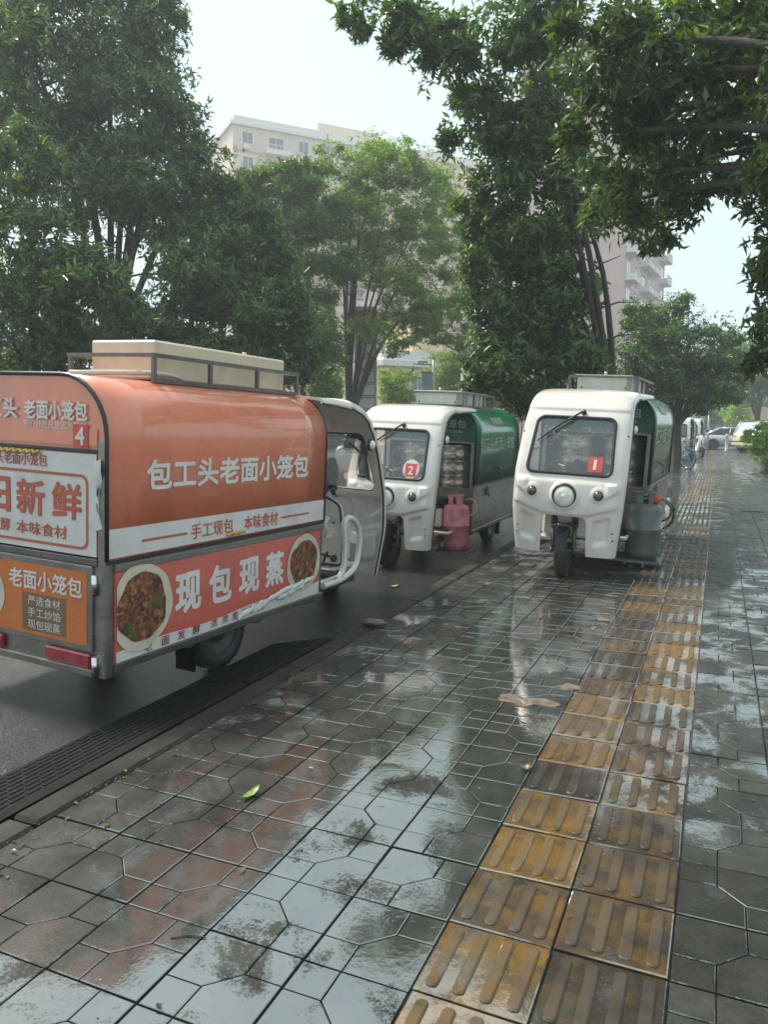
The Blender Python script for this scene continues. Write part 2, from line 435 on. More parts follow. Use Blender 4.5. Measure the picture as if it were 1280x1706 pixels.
# ------------------------------------------------------------------ mesh helpers
class MB:
    """Collects vertices and faces; build() links them as one mesh object."""

    def __init__(s):
        s.v, s.f, s.sm = [], [], []

    def add(s, vs_, fs_, smooth=False):
        o = len(s.v)
        s.v += [tuple(p) for p in vs_]
        s.f += [tuple(i + o for i in f) for f in fs_]
        s.sm += [smooth] * len(fs_)
        return s

    def box(s, lo, hi, bev=0.0, M=None):
        x0, y0, z0 = lo
        x1, y1, z1 = hi
        b = min(bev, (x1 - x0) * .45, (y1 - y0) * .45, (z1 - z0) * .45)
        if b <= 0:
            vs_ = [(x, y, z) for z in (z0, z1) for y in (y0, y1) for x in (x0, x1)]
            fs_ = [(0, 2, 3, 1), (4, 5, 7, 6), (0, 1, 5, 4), (2, 6, 7, 3), (0, 4, 6, 2), (1, 3, 7, 5)]
        else:
            vs_, fs_, idx = [], [], {}
            for sx in (0, 1):
                for sy in (0, 1):
                    for sz in (0, 1):
                        for ax in range(3):
                            p = [(x0, x1)[sx], (y0, y1)[sy], (z0, z1)[sz]]
                            for k, (q, sg) in enumerate(((x0, sx), (y0, sy), (z0, sz))):
                                if k != ax:
                                    p[k] += b * (1 - 2 * sg)
                            idx[(sx, sy, sz, ax)] = len(vs_)
                            vs_.append(tuple(p))
            def F(*k):
                fs_.append(tuple(idx[q] for q in k))
            for sg in (0, 1):
                q = [(sg, 0, 0, 0), (sg, 1, 0, 0), (sg, 1, 1, 0), (sg, 0, 1, 0)]
                F(*(q if sg else q[::-1]))
                q = [(0, sg, 0, 1), (0, sg, 1, 1), (1, sg, 1, 1), (1, sg, 0, 1)]
                F(*(q if sg else q[::-1]))
                q = [(0, 0, sg, 2), (1, 0, sg, 2), (1, 1, sg, 2), (0, 1, sg, 2)]
                F(*(q if sg else q[::-1]))
            for a in (0, 1):
                for c in (0, 1):
                    q = [(a, c, 0, 0), (a, c, 1, 0), (a, c, 1, 1), (a, c, 0, 1)]
                    F(*(q if a == c else q[::-1])[::-1])
                    q = [(a, 0, c, 0), (a, 1, c, 0), (a, 1, c, 2), (a, 0, c, 2)]
                    F(*(q if a == c else q[::-1]))
                    q = [(0, a, c, 1), (1, a, c, 1), (1, a, c, 2), (0, a, c, 2)]
                    F(*(q if a == c else q[::-1])[::-1])
            for a in (0, 1):
                for c in (0, 1):
                    for d in (0, 1):
                        q = [(a, c, d, 0), (a, c, d, 1), (a, c, d, 2)]
                        F(*(q if (a + c + d) % 2 else q[::-1]))
        if M is not None:
            vs_ = [M @ Vector(p) for p in vs_]
        return s.add(vs_, fs_)

    def tube(s, pts, rad, n=8, caps=True, smooth=True, closed=False):
        pts = [Vector(p) for p in pts]
        k = len(pts)
        rads = rad if isinstance(rad, (list, tuple)) else [rad] * k
        vs_, fs_ = [], []
        ref = None
        for i, p in enumerate(pts):
            if closed:
                d = pts[(i + 1) % k] - pts[i - 1]
            else:
                d = pts[min(i + 1, k - 1)] - pts[max(i - 1, 0)]
            d = d.normalized() if d.length > 1e-9 else Vector((0, 0, 1))
            if ref is None:
                ref = Vector((0, 0, 1)) if abs(d.z) < 0.9 else Vector((1, 0, 0))
            a = (ref - d * ref.dot(d))
            if a.length < 1e-6:
                a = Vector((0, 1, 0)).cross(d)
            a.normalize()
            ref = a
            b = d.cross(a)
            for j in range(n):
                t = 2 * math.pi * j / n
                vs_.append(p + (a * math.cos(t) + b * math.sin(t)) * rads[i])
        for i in range(k if closed else k - 1):
            i2 = (i + 1) % k
            for j in range(n):
                j2 = (j + 1) % n
                fs_.append((i * n + j, i * n + j2, i2 * n + j2, i2 * n + j))
        s.add(vs_, fs_, smooth)
        if caps and not closed:
            o = len(s.v) - len(vs_)
            s.f += [tuple(o + j for j in range(n))[::-1], tuple(o + (k - 1) * n + j for j in range(n))]
            s.sm += [False, False]
        return s

    def lathe(s, prof, n=24, M=None, smooth=True, caps=True):
        """prof: (radius, height) pairs, spun about local z."""
        vs_, fs_ = [], []
        for r, z in prof:
            for j in range(n):
                t = 2 * math.pi * j / n
                vs_.append(Vector((r * math.cos(t), r * math.sin(t), z)))
        k = len(prof)
        for i in range(k - 1):
            for j in range(n):
                j2 = (j + 1) % n
                fs_.append((i * n + j, i * n + j2, (i + 1) * n + j2, (i + 1) * n + j))
        if M is not None:
            vs_ = [M @ p for p in vs_]
        s.add(vs_, fs_, smooth)
        if caps:
            o = len(s.v) - len(vs_)
            if prof[0][0] > 1e-5:
                s.f.append(tuple(o + j for j in range(n))[::-1]); s.sm.append(False)
            if prof[-1][0] > 1e-5:
                s.f.append(tuple(o + (k - 1) * n + j for j in range(n))); s.sm.append(False)
        return s

    def prism(s, poly, lo, hi, axis='x', smooth_sides=False):
        """poly of 2-D points extruded along an axis; for x the points are (y, z), for y (x, z), for z (x, y)."""
        def P(a, b, h):
            return {'x': (h, a, b), 'y': (a, h, b), 'z': (a, b, h)}[axis]
        n = len(poly)
        vs_ = [P(a, b, lo) for a, b in poly] + [P(a, b, hi) for a, b in poly]
        s.add(vs_, [tuple(range(n))[::-1], tuple(range(n, 2 * n))])
        o = len(s.v) - 2 * n
        for i in range(n):
            j = (i + 1) % n
            s.f.append((o + i, o + j, o + n + j, o + n + i)); s.sm.append(smooth_sides)
        return s

    def mesh(s, name, mat):
        me = bpy.data.meshes.new(name)
        me.from_pydata(s.v, [], s.f)
        me.polygons.foreach_set('use_smooth', s.sm)
        if mat:
            me.materials.append(mat)
        me.validate(verbose=False)
        bm = bmesh.new()
        bm.from_mesh(me)
        bmesh.ops.recalc_face_normals(bm, faces=bm.faces)
        bm.to_mesh(me)
        bm.free()
        me.update()
        return me

    def build(s, name, mat, parent=None, M=None, **tags):
        return link(name, s.mesh(name, mat), parent, M, **tags)


def link(name, data, parent=None, M=None, **tags):
    o = bpy.data.objects.new(name, data)
    COL.objects.link(o)
    if parent is not None:
        o.parent = parent
    if M is not None:
        o.matrix_local = M
    for k, v in tags.items():
        if v:
            o[k] = v
    return o


def empty(name, loc, rz=0.0, **tags):
    o = bpy.data.objects.new(name, None)
    o.empty_display_size = 0.3
    COL.objects.link(o)
    o.location = loc
    o.rotation_euler = (0, 0, rz)
    for k, v in tags.items():
        if v:
            o[k] = v
    return o


def rrect(x0, x1, y0, y1, r, n=5):
    """Rounded rectangle outline, anticlockwise."""
    out = []
    for cx_, cy_, a0 in ((x1 - r, y1 - r, 0), (x0 + r, y1 - r, 90), (x0 + r, y0 + r, 180), (x1 - r, y0 + r, 270)):
        for k in range(n + 1):
            a = R(a0 + 90 * k / n)
            out.append((cx_ + r * math.cos(a), cy_ + r * math.sin(a)))
    return out


def round_poly(poly, r, n=5):
    """Round every corner of a convex polygon."""
    out = []
    k = len(poly)
    for i in range(k):
        p, q, s = Vector(poly[i - 1]), Vector(poly[i]), Vector(poly[(i + 1) % k])
        a, b = (p - q).normalized(), (s - q).normalized()
        A, B = q + a * r, q + b * r
        for j in range(n + 1):
            t = j / n
            w = A * (1 - t) ** 2 + q * 2 * t * (1 - t) + B * t * t
            out.append((w.x, w.y))
    return out


def smooth_path(pts, sub=6):
    """Catmull-Rom through the points."""
    P_ = [Vector(p) for p in pts]
    out = []
    for i in range(len(P_) - 1):
        a, b, c, d = P_[max(i - 1, 0)], P_[i], P_[i + 1], P_[min(i + 2, len(P_) - 1)]
        for j in range(sub):
            t = j / sub
            out.append(0.5 * ((2 * b) + (c - a) * t + (2 * a - 5 * b + 4 * c - d) * t * t + (3 * b - a - 3 * c + d) * t ** 3))
    out.append(P_[-1])
    return out


def sst(a, b, x):
    t = np.clip((x - a) / (b - a), 0, 1)
    return t * t * (3 - 2 * t)


TEXT_CACHE = {}


def text_verts(s, bold):
    """Outline-filled lettering as flat triangles, normalised to a unit box."""
    key = (s, bold)
    if key in TEXT_CACHE:
        return TEXT_CACHE[key]
    cu = bpy.data.curves.new('text', 'FONT')
    cu.body = s
    cu.size = 1.0
    cu.offset = bold
    cu.resolution_u = 2
    o = bpy.data.objects.new('text', cu)
    COL.objects.link(o)
    bpy.context.view_layer.update()
    me = bpy.data.meshes.new_from_object(o.evaluated_get(bpy.context.evaluated_depsgraph_get()))
    vs_ = np.array([v.co[:2] for v in me.vertices]) if len(me.vertices) else np.zeros((0, 2))
    fs_ = [tuple(p.vertices) for p in me.polygons]
    bpy.data.objects.remove(o)
    bpy.data.curves.remove(cu)
    bpy.data.meshes.remove(me)
    lo, hi = vs_.min(0), vs_.max(0)
    vs_ = (vs_ - lo) / (hi - lo)
    TEXT_CACHE[key] = (vs_, fs_)
    return TEXT_CACHE[key]


def lettering(s, mat, O, U, V, w, h, parent=None, M=None, bold=0.025, name='lettering', label=None, slant=0.0):
    """Flat lettering whose lower left corner is O, spanning w along U and h along V."""
    vs_, fs_ = text_verts(s, 0.0)
    O, U, V = Vector(O), Vector(U), Vector(V)
    mb = MB()
    nrm = U.cross(V).normalized()
    shifts = [(0, 0)]
    if bold > .012:                                         # heavier strokes: the outline laid down again, shifted a little
        e = bold * h * .62
        shifts += [(-e, 0), (e, 0), (0, e), (0, -e), (-e * .7, e * .7), (e * .7, -e * .7), (e * .7, e * .7), (-e * .7, -e * .7)]
    for k, (du, dv) in enumerate(shifts):
        mb.add([O + U * (w * a * (1 - 2 * bold * .62 * h / w) + bold * .62 * h + du) + V * (h * b * (1 - 2 * bold * .62) + bold * .62 * h + dv) + nrm * (.00018 * k) for a, b in vs_], fs_)
    me = bpy.data.meshes.new(name)
    me.from_pydata(mb.v, [], mb.f)
    me.materials.append(mat)
    return link(name, me, parent, M, label=label)


def leaf_mesh(name, arr, L, W, mat):
    p, d, nn, s_ = arr
    side = np.cross(d, nn)
    l_, w_ = L * s_, W * s_ * .5
    v = np.empty((len(p), 4, 3))
    v[:, 0] = p
    v[:, 1] = p + d * l_ * .42 + side * w_ + nn * w_ * .45
    v[:, 2] = p + d * l_ - nn * l_ * .10
    v[:, 3] = p + d * l_ * .42 - side * w_ + nn * w_ * .45
    m = len(p)
    me = bpy.data.meshes.new(name)
    me.vertices.add(m * 4)
    me.vertices.foreach_set('co', v.reshape(-1).astype(np.float32))
    tri = (np.arange(m)[:, None] * 4 + np.array([[0, 1, 2, 0, 2, 3]])).reshape(-1)
    me.loops.add(m * 6)
    me.loops.foreach_set('vertex_index', tri.astype(np.int32))
    me.polygons.add(m * 2)
    me.polygons.foreach_set('loop_start', np.arange(0, m * 6, 3, dtype=np.int32))
    me.update(calc_edges=True)
    me.materials.append(mat)
    return me


# ------------------------------------------------------------------ ground, road, pavement
def sheet(name, x0, x1, y0, y1, z, mat):
    mb = MB()
    mb.add([(x0, y0, z), (x1, y0, z), (x1, y1, z), (x0, y1, z)], [(0, 1, 2, 3)])
    return mb.build(name, mat, kind='structure')


ROAD_Z = -0.12
sheet('ground', -300, 300, -300, 300, -0.20, M_SOIL)
sheet('road', -11.6, -2.36, -40, 160, ROAD_Z, M_ROAD)
sheet('side_road', -2.33, 60, 51.0, 60.0, ROAD_Z + 0.004, M_ROAD)

PX0, PX1, PY0, PY1 = -2.235, 1.47, -3.0, 50.9
TAC0, TAC1 = -0.672, -0.058
TP = 0.310                                                  # paving module
pave = MB().box((PX0, PY0, -0.19), (PX1, PY1, -0.0135)).build('pavement', M_JOINT, kind='structure')


def inset(poly, d):
    k = len(poly)
    out = []
    for i in range(k):
        p, q, s = Vector(poly[i - 1]), Vector(poly[i]), Vector(poly[(i + 1) % k])
        e1, e2 = (q - p).normalized(), (s - q).normalized()
        n1, n2 = Vector((-e1.y, e1.x)), Vector((-e2.y, e2.x))
        b = (n1 + n2)
        b = b / max(1e-6, b.length)
        out.append(q + b * (d / max(0.3, b.dot(n1))))
    return [(v.x, v.y) for v in out]


def raised(mb, poly, top, bot, bev, smooth=False):
    """A block with a chamfered rim; outline anticlockwise."""
    a = inset(poly, bev)
    n = len(poly)
    vs_ = [(x, y, top) for x, y in a] + [(x, y, top - bev * .8) for x, y in poly] + [(x, y, bot) for x, y in poly]
    fs_ = [tuple(range(n))]
    for i in range(n):
        j = (i + 1) % n
        fs_ += [(n + i, n + j, j, i), (2 * n + i, 2 * n + j, n + j, n + i)]
    mb.add(vs_, fs_, smooth)


def tile_geo(mb, cx_=0., cy_=0., rot=0, dz=0., a=0.37, edge=0.0036, groove=0.0021, bev=0.0026):
    h = TP / 2
    polys = [[(0, 1 - a), (a, 1 - a), (a, 1), (0, 1)], [(1 - a, 0), (1, 0), (1, a), (1 - a, a)],
             [(a, 1), (a, 1 - a), (1 - a, a), (1, a), (1, 1)], [(0, 0), (1 - a, 0), (1 - a, a), (a, 1 - a), (0, 1 - a)]]
    for p in polys:
        q = []
        for x, y in p:
            x, y = x * TP - h, y * TP - h
            x = max(-h + edge - groove, min(h - edge + groove, x))
            y = max(-h + edge - groove, min(h - edge + groove, y))
            for _ in range(rot):
                x, y = -y, x
            q.append((x + cx_, y + cy_))
        raised(mb, inset(q, groove), dz, dz - 0.014, bev)


def tactile_geo(mb, cx_=0., cy_=0., dz=0., w=0.307, lng=0.303, bars=None):
    hw, hl = w / 2 - 0.0035, lng / 2 - 0.0035
    raised(mb, [(cx_ - hw, cy_ - hl), (cx_ + hw, cy_ - hl), (cx_ + hw, cy_ + hl), (cx_ - hw, cy_ + hl)], dz, dz - 0.014, 0.004)
    for k in range(4):
        x = cx_ + (k - 1.5) * 0.0725
        bar = rrect(x - 0.0170, x + 0.0170, cy_ - 0.127, cy_ + 0.127, 0.0155, 3)
        raised(bars or mb, bar, dz + 0.0066, dz - 0.001, 0.0048)


tile_meshes = []
for r_ in range(2):
    mb = MB()
    tile_geo(mb, rot=r_)
    tile_meshes.append(mb.mesh('paving_tile', M_TILE))
def two_slot(mb, bars, name):
    n0 = len(mb.f)
    mb.add(bars.v, bars.f)
    me = mb.mesh(name, M_TACTILE)
    me.materials.append(M_TACBAR)
    me.polygons.foreach_set('material_index', [0] * n0 + [1] * (len(me.polygons) - n0))
    return me


mb, mbb = MB(), MB()
tactile_geo(mb, bars=mbb)
tac_mesh = two_slot(mb, mbb, 'tactile_tile')

cols_left = [TAC0 - TP * (k + .5) for k in range(5)]
cols_right = [TAC1 + TP * (k + .5) for k in range(5)]
rows = [1.40 + TP * (k + .5) for k in range(-14, 160)]
far = MB()
rr = random.Random(3)
n_obj = 0
for j, y in enumerate(rows):
    for i, x in enumerate(cols_left + cols_right):
        rot = (i + j) % 2 if rr.random() < .86 else rr.randrange(2)
        dz = rr.uniform(-0.0022, 0.0015)
        seen = y > 0.95 and y < 13.6 and (i < 5 or i < 7)
        if seen and n_obj < 300:
            o = link('paving_tile', tile_meshes[rot], pave)
            o.location = (x, y, dz)
            o.rotation_euler = (rr.gauss(0, .0045), rr.gauss(0, .0045), rr.gauss(0, .004) + math.pi * rr.randrange(2))
            n_obj += 1
        elif y < PY1 - .2:
            tile_geo(far, x, y, rot, dz)
far.build('far_paving_tiles', M_TILE, pave, kind='stuff')
far, farb = MB(), MB()
for j in range(-8, 160):
    y = 1.722 + 0.303 * (j + .5)
    if y > PY1 - .2:
        break
    for i in range(2):
        x = TAC0 + 0.307 * (i + .5)
        dz = rr.uniform(-0.002, 0.0025)
        if 1.0 < y < 24:
            o = link('tactile_tile', tac_mesh, pave)
            o.location = (x, y, dz)
            o.rotation_euler = (rr.gauss(0, .008), rr.gauss(0, .008), rr.gauss(0, .009))
        else:
            tactile_geo(far, x, y, dz, bars=farb)
link('far_tactile_tiles', two_slot(far, farb, 'far_tactile_tiles'), pave, kind='stuff')

# kerbs: one stone after another
def kerb_run(name, x0, x1, y0, y1, z0, ztop, lng, mat=None):
    base = MB().box((x0 + .01, y0, z0 - .1), (x1 - .01, y1, z0 + .02)).build(name, M_JOINT, kind='structure')
    xm = (x0 + x1) / 2
    proto = MB().box((x0 - xm, -lng / 2 + .004, z0 - .08), (x1 - xm, lng / 2 - .004, ztop), 0.014).mesh('kerb_stone', mat or M_KERB)
    y = y0 + lng / 2
    while y < y1:
        o = link('kerb_stone', proto, base)
        o.location = (xm + rr.gauss(0, .002), y, rr.gauss(0, .0025))
        o.rotation_euler = (rr.gauss(0, .002), rr.gauss(0, .01), rr.gauss(0, .003))
        y += lng
    return base


kerb_run('kerb', -2.375, -2.238, -3, 51, ROAD_Z, 0.001, 0.99)
kerb_run('far_kerb', -11.75, -11.6, -4, 70, ROAD_Z, 0.02, 0.99)
kerb_run('planting_kerb', 1.475, 1.57, -3, 50.5, -0.02, 0.075, 0.75)
sheet('far_pavement', -16.0, -11.74, -40, 160, 0.0, M_JOINT)
sheet('planting_bed', 1.56, 12, -3, 50.6, 0.02, M_SOIL)

# tan mud smeared on the paving, and grit along the kerb
mb = MB()
def blotch(mb, cx_, cy_, rx, ry, z, n=22, seed=0, jag=.3):
    q = random.Random(seed)
    ph = [q.uniform(0, 6.28) for _ in range(5)]
    vs_ = [(cx_, cy_, z + .004)]
    for i in range(n):
        t = 2 * math.pi * i / n
        k = 1 + jag * (math.sin(2 * t + ph[0]) * .5 + math.sin(3 * t + ph[1]) * .5 + math.sin(5 * t + ph[2]) * .35 + q.uniform(-.25, .25))
        vs_.append((cx_ + rx * k * math.cos(t), cy_ + ry * k * math.sin(t), z + .0005))
    mb.add(vs_, [(0, i + 1, (i + 1) % n + 1) for i in range(n)], True)
blotch(mb, -0.885, 3.92, .125, .085, .0018, seed=4, jag=.5)
mb.build('mud_patch', M_MUD, label='tan patch of mud on the wet grey paving beside the tactile strip', category='mud patch')
grit = MB()
for k in range(900):
    x = -2.235 + abs(rr.gauss(0, .06)) if rr.random() < .7 else rr.uniform(-2.2, .9)
    y = rr.uniform(1.2, 9) if rr.random() < .7 else rr.uniform(1.2, 22)
    s_ = rr.uniform(.001, .0032) * (1 if rr.random() < .94 else 2)
    grit.box((x - s_, y - s_ * rr.uniform(.6, 1.6), .0), (x + s_, y + s_, s_ * 1.2))
grit.build('grit', plain('grit', (.10, .08, .06), .6, var=.4), kind='stuff', label='bits of grit scattered along the kerb and paving', category='grit')

# black rubber ramp laid in the gutter
ramp_o = empty('kerb_ramp', (-2.38, 2.6, ROAD_Z), label='black rubber kerb ramp with raised tread in the gutter below the orange truck', category='ramp')
for k, (ya, yb) in enumerate(((-3.0, -1.0), (-0.99, 1.0), (1.01, 2.03))):
    mb = MB().prism([(-.02, .002), (-.02, .108), (-.07, .108), (-.50, .016), (-.50, .002)], ya, yb, 'y')
    mb.build('ramp_block', M_BLACK, ramp_o)
tread = MB()
slope = math.atan2(.092, .43)
for i in range(8):
    for j in range(60):
        x = -.105 - i * .05
        y = -2.9 + j * .082 + (i % 2) * .041
        if y > 1.97:
            continue
        z = .108 - (-.07 - x) * (.092 / .43)
        Mx = Matrix.Translation((x, y, z)) @ Matrix.Rotation(-slope, 4, 'Y') 
        tread.box((-.007, -.033, -.004), (.007, .033, .0045), 0, Mx)
tread.build('ramp_tread', M_BLACK, ramp_o, kind='stuff')

# small things lying about
mb = MB()
pts_ = []
for i in range(9):
    t = i / 8
    pts_.append((-.115 + .23 * t, 0.008 * math.sin(t * 5), .043))
mb.tube(pts_, [.012, .036, .043, .044, .0435, .044, .042, .034, .012], 12)
o = mb.build('stone', plain('brown_wet_stone', (0.085, 0.048, 0.034), 0.28, var=0.3, scale=12, bmp=0.4, bscale=30, coat=0.6),
             label='brown oblong stone lying on the kerb edge ahead of the orange truck', category='stone')
o.scale = (.82, .72, .72)
o.location = (-2.24, 4.98, 0)
o.rotation_euler = (0, 0, R(14))


def ground_leaf(loc, lng, wid, rz, mat, label, curl=.012):
    mb = MB()
    n = 9
    vs_, fs_ = [], []
    for i in range(n):
        t = i / (n - 1)
        w_ = wid * math.sin(math.pi * min(1, t * .93 + .03)) ** .8 * (1 + .12 * (-1) ** i)
        x = (t - .5) * lng
        z = .004 + curl * (t - .4) ** 2 * 4
        vs_ += [(x, -w_, z + .006), (x, 0, z), (x, w_, z + .007)]
    for i in range(n - 1):
        a = i * 3
        fs_ += [(a, a + 3, a + 4, a + 1), (a + 1, a + 4, a + 5, a + 2)]
    mb.add(vs_, fs_, True)
    mb.tube([(-lng * .5, 0, .005), (-lng * .68, .006, .006)], .0016, 5)
    o = mb.build('fallen_leaf', mat, label=label, category='leaf', group='leaves fallen on the ground')
    o.location = loc
    o.rotation_euler = (0, 0, rz)


M_LEAFGREEN = plain('fresh_leaf', (0.17, 0.26, 0.055), 0.35, var=0.3, scale=30, coat=0.3)
M_LEAFYEL = plain('yellow_leaf', (0.55, 0.36, 0.05), 0.4, var=0.2, scale=30)
M_LEAFBRN = plain('brown_leaf', (0.15, 0.075, 0.03), 0.45, var=0.25, scale=30)
ground_leaf((-1.632, 2.44, .003), .105, .016, R(82), M_LEAFGREEN, 'pale green leaf lying on the wet paving in the foreground')
ground_leaf((-2.86, 6.85, ROAD_Z + .002), .07, .025, R(20), M_LEAFYEL, 'yellow leaf on the wet road in front of the pink gas cylinder truck')
smear = MB()
for k in range(13):
    blotch(smear, rr.uniform(-.80, -.69) if k < 9 else rr.uniform(-2.1, -.9), rr.uniform(4.2, 7.2), rr.uniform(.02, .07), rr.uniform(.02, .06), .0016, 14, 60 + k, .5)
smear.build('mud_smears', M_MUD, kind='stuff', label='thin smears of mud along the left edge of the tactile strip', category='mud')
gl_ = np.random.default_rng(9)
m = 150
lx = np.where(gl_.random(m) < .55, -2.24 + np.abs(gl_.normal(0, .10, m)), gl_.uniform(-2.2, 1.3, m))
ly = 1.3 + gl_.random(m) ** 1.6 * 24
la = gl_.uniform(0, 6.283, m)
link('leaf_litter', leaf_mesh('leaf_litter', (np.stack([lx, ly, np.full(m, .006)], 1), np.stack([np.cos(la), np.sin(la), gl_.uniform(-.02, .1, m)], 1),
     np.stack([gl_.normal(0, .15, m), gl_.normal(0, .15, m), np.ones(m)], 1), gl_.uniform(.3, 1.1, (m, 1))), .045, .020,
     leaf_mat('wet_fallen_leaves', (.030, .020, .010), (.15, .12, .045), .1, .3)), kind='stuff', label='tiny wet leaves and petals scattered over the paving', category='leaf litter')
ground_leaf((-0.69, 3.10, .004), .05, .016, R(50), M_LEAFBRN, 'small brown leaf at the left edge of the tactile strip')
mb = MB().tube(smooth_path([(0, 0, .006), (.18, .05, .008), (.34, .03, .006)], 3), [.006] * 7, 6)
mb.tube([(.15, .045, .008), (.26, .14, .006)], .004, 5)
o = mb.build('twig', M_BARK, label='dark forked twig on the paving right of the tactile strip', category='twig')
o.location = (.42, 14.4, 0)
mb = MB().tube(smooth_path([(0, 0, .004), (.05, .012, .006), (.1, .008, .004)], 3), .0022, 5)
o = mb.build('twig', M_BARK, label='short thin twig lying in a paving joint in the near foreground', category='twig')
o.location = (-1.37, 1.63, 0)
o.rotation_euler = (0, 0, R(20))


# ------------------------------------------------------------------ trees
def trunk_mesh(mb, base, tips, r0, lean=(0, 0), fork=.35, n=9, seed=0, limb_r=.45):
    """Tapered trunk from base up to a fork, then a bent limb to every tip."""
    q = random.Random(seed)
    base = Vector(base)
    top = sum((Vector(t) for t in tips), Vector()) / len(tips)
    zf = base.z + (top.z - base.z) * fork
    fk = Vector((base.x + lean[0], base.y + lean[1], zf))
    path = smooth_path([base + Vector((0, 0, -.1)), base.lerp(fk, .35) + Vector((q.gauss(0, .05), q.gauss(0, .05), 0)), base.lerp(fk, .7), fk], 4)
    k = len(path)
    mb.tube(path, [r0 * (1.28 if i == 0 else 1.0 - .30 * i / k) for i in range(k)], n)
    for t in tips:
        t = Vector(t)
        d = (t - fk)
        mid = fk + d * .45 + Vector((q.gauss(0, .12), q.gauss(0, .12), .14 * d.length))
        p = smooth_path([fk - Vector((0, 0, r0 * .8)), mid, t], 5)
        k2 = len(p)
        mb.tube(p, [max(.008, r0 * limb_r * (1 - .88 * i / k2)) for i in range(k2)], 6)
        for _ in range(3):
            s_ = p[q.randrange(3, k2 - 2)]
            e = s_ + Vector((q.gauss(0, 1), q.gauss(0, 1), q.uniform(.1, .9))).normalized() * min(.9, d.length * q.uniform(.12, .25))
            mb.tube([s_, s_.lerp(e, .5) + Vector((0, 0, .06)), e], [r0 * .13, r0 * .09, .006], 5)


def leaf_arrays(blobs, L, W, per_tip, cover, seed, droop=.15, spread=(35, 105), bough=.70):
    """Leaves in rosettes at twig tips spread through lumpy ellipsoids. blobs: (centre, (rx, ry, rz))."""
    g = np.random.default_rng(seed)
    P_, D_, N_, S_ = [], [], [], []
    for c, r in blobs:
        area = math.pi * ((r[0] * r[1] * r[2]) ** (2 / 3))
        tips = max(6, int(cover * area / (L * W * .62) / per_tip))
        u = g.normal(size=(tips, 3))
        u /= np.linalg.norm(u, axis=1, keepdims=True)
        lob = g.normal(size=(7, 3))
        lob /= np.linalg.norm(lob, axis=1, keepdims=True)
        lump = 0.80 + 0.42 * np.max(np.clip(u @ lob.T, 0, 1) ** 5, axis=1)
        rad = g.random((tips, 1)) ** .42 * lump[:, None]
        tip = np.array(c) + u * rad * np.array(r)
        ax = u * .75 + g.normal(size=(tips, 3)) * .45 + np.array([0, 0, .25])
        # most tips gather in boughs, rounded above and ragged below, with dark gaps between them
        nb = int(np.clip(9 * (max(r) / 1.2) ** 1.2, 6, 26))
        bu = g.normal(size=(nb, 3))
        bu /= np.linalg.norm(bu, axis=1, keepdims=True)
        bc = np.array(c) + bu * g.uniform(.45, .95, (nb, 1)) * np.array(r)
        br = g.uniform(.26, .46, nb) * (r[0] * r[1] * r[2]) ** (1 / 3)
        pick = g.integers(0, nb, tips)
        v = g.normal(size=(tips, 3))
        v /= np.linalg.norm(v, axis=1, keepdims=True)
        v[:, 2] = np.where(v[:, 2] < 0, v[:, 2] * .55, v[:, 2])
        tb = bc[pick] + v * (g.random((tips, 1)) ** .33) * br[pick][:, None] * np.array([1.15, 1.15, .78])
        ab = v * .9 + np.array([0, 0, .45]) + g.normal(size=(tips, 3)) * .3
        sel = (g.random((tips, 1)) < bough)
        tip = np.where(sel, tb, tip)
        ax = np.where(sel, ab, ax)
        ax /= np.linalg.norm(ax, axis=1, keepdims=True)
        tip = np.repeat(tip, per_tip, 0)
        ax = np.repeat(ax, per_tip, 0)
        m = len(tip)
        rnd = g.normal(size=(m, 3))
        side = np.cross(ax, rnd)
        side /= np.linalg.norm(side, axis=1, keepdims=True) + 1e-9
        th = np.radians(g.uniform(*spread, size=(m, 1)))
        d = ax * np.cos(th) + side * np.sin(th)
        d[:, 2] -= droop * g.random(m) * 2
        d /= np.linalg.norm(d, axis=1, keepdims=True)
        nrm = ax - d * np.sum(ax * d, 1, keepdims=True) + g.normal(size=(m, 3)) * .25
        nrm -= d * np.sum(nrm * d, 1, keepdims=True)
        nrm /= np.linalg.norm(nrm, axis=1, keepdims=True) + 1e-9
        base = tip - ax * g.random((m, 1)) * L * 1.1 + g.normal(size=(m, 3)) * L * .22
        P_.append(base); D_.append(d); N_.append(nrm); S_.append(g.uniform(.45, 1.32, size=(m, 1)))
    return np.vstack(P_), np.vstack(D_), np.vstack(N_), np.vstack(S_)


TREE_GROUP = 'trees along the street'


def tree(name, label, foot, blobs, r0, leaf, L, W, per_tip, cover, seed, bark=None, fork=.35, lean=(0, 0), ground=0.0, cat='tree',
         droop=.15, group=TREE_GROUP, n_limbs=9, depth=1.0):
    """blobs: (u, v, distance, half width px, half height px)."""
    bl = []
    for b in blobs:
        u, v, dist, ru, rv = b
        k = dist / F_PX
        bl.append((tuple(pt(u, v, dist)), (ru * k, (ru + rv) * .5 * k * depth, rv * k)))
    # ellipsoid axes follow the street; the blobs are near round so this is close enough
    root = empty(name, (foot[0], foot[1], ground), label=label, category=cat, group=group)
    inv = Matrix.Translation((-foot[0], -foot[1], -ground))
    tips = sorted(bl, key=lambda b: -b[1][0])[:n_limbs]
    mb = MB()
    trunk_mesh(mb, (0, 0, 0), [inv @ Vector(t[0]) for t in tips], r0, lean, fork, seed=seed)
    mb.build('trunk', bark or M_BARK, root)
    arr = leaf_arrays(bl, L, W, per_tip, cover, seed, droop)
    p = arr[0] - np.array([foot[0], foot[1], ground])
    link('crown', leaf_mesh('crown', (p,) + arr[1:], L, W, leaf), root)
    return root


def foot_at(u, dist):
    p = pt(u, 710, dist)
    return (p.x, p.y)


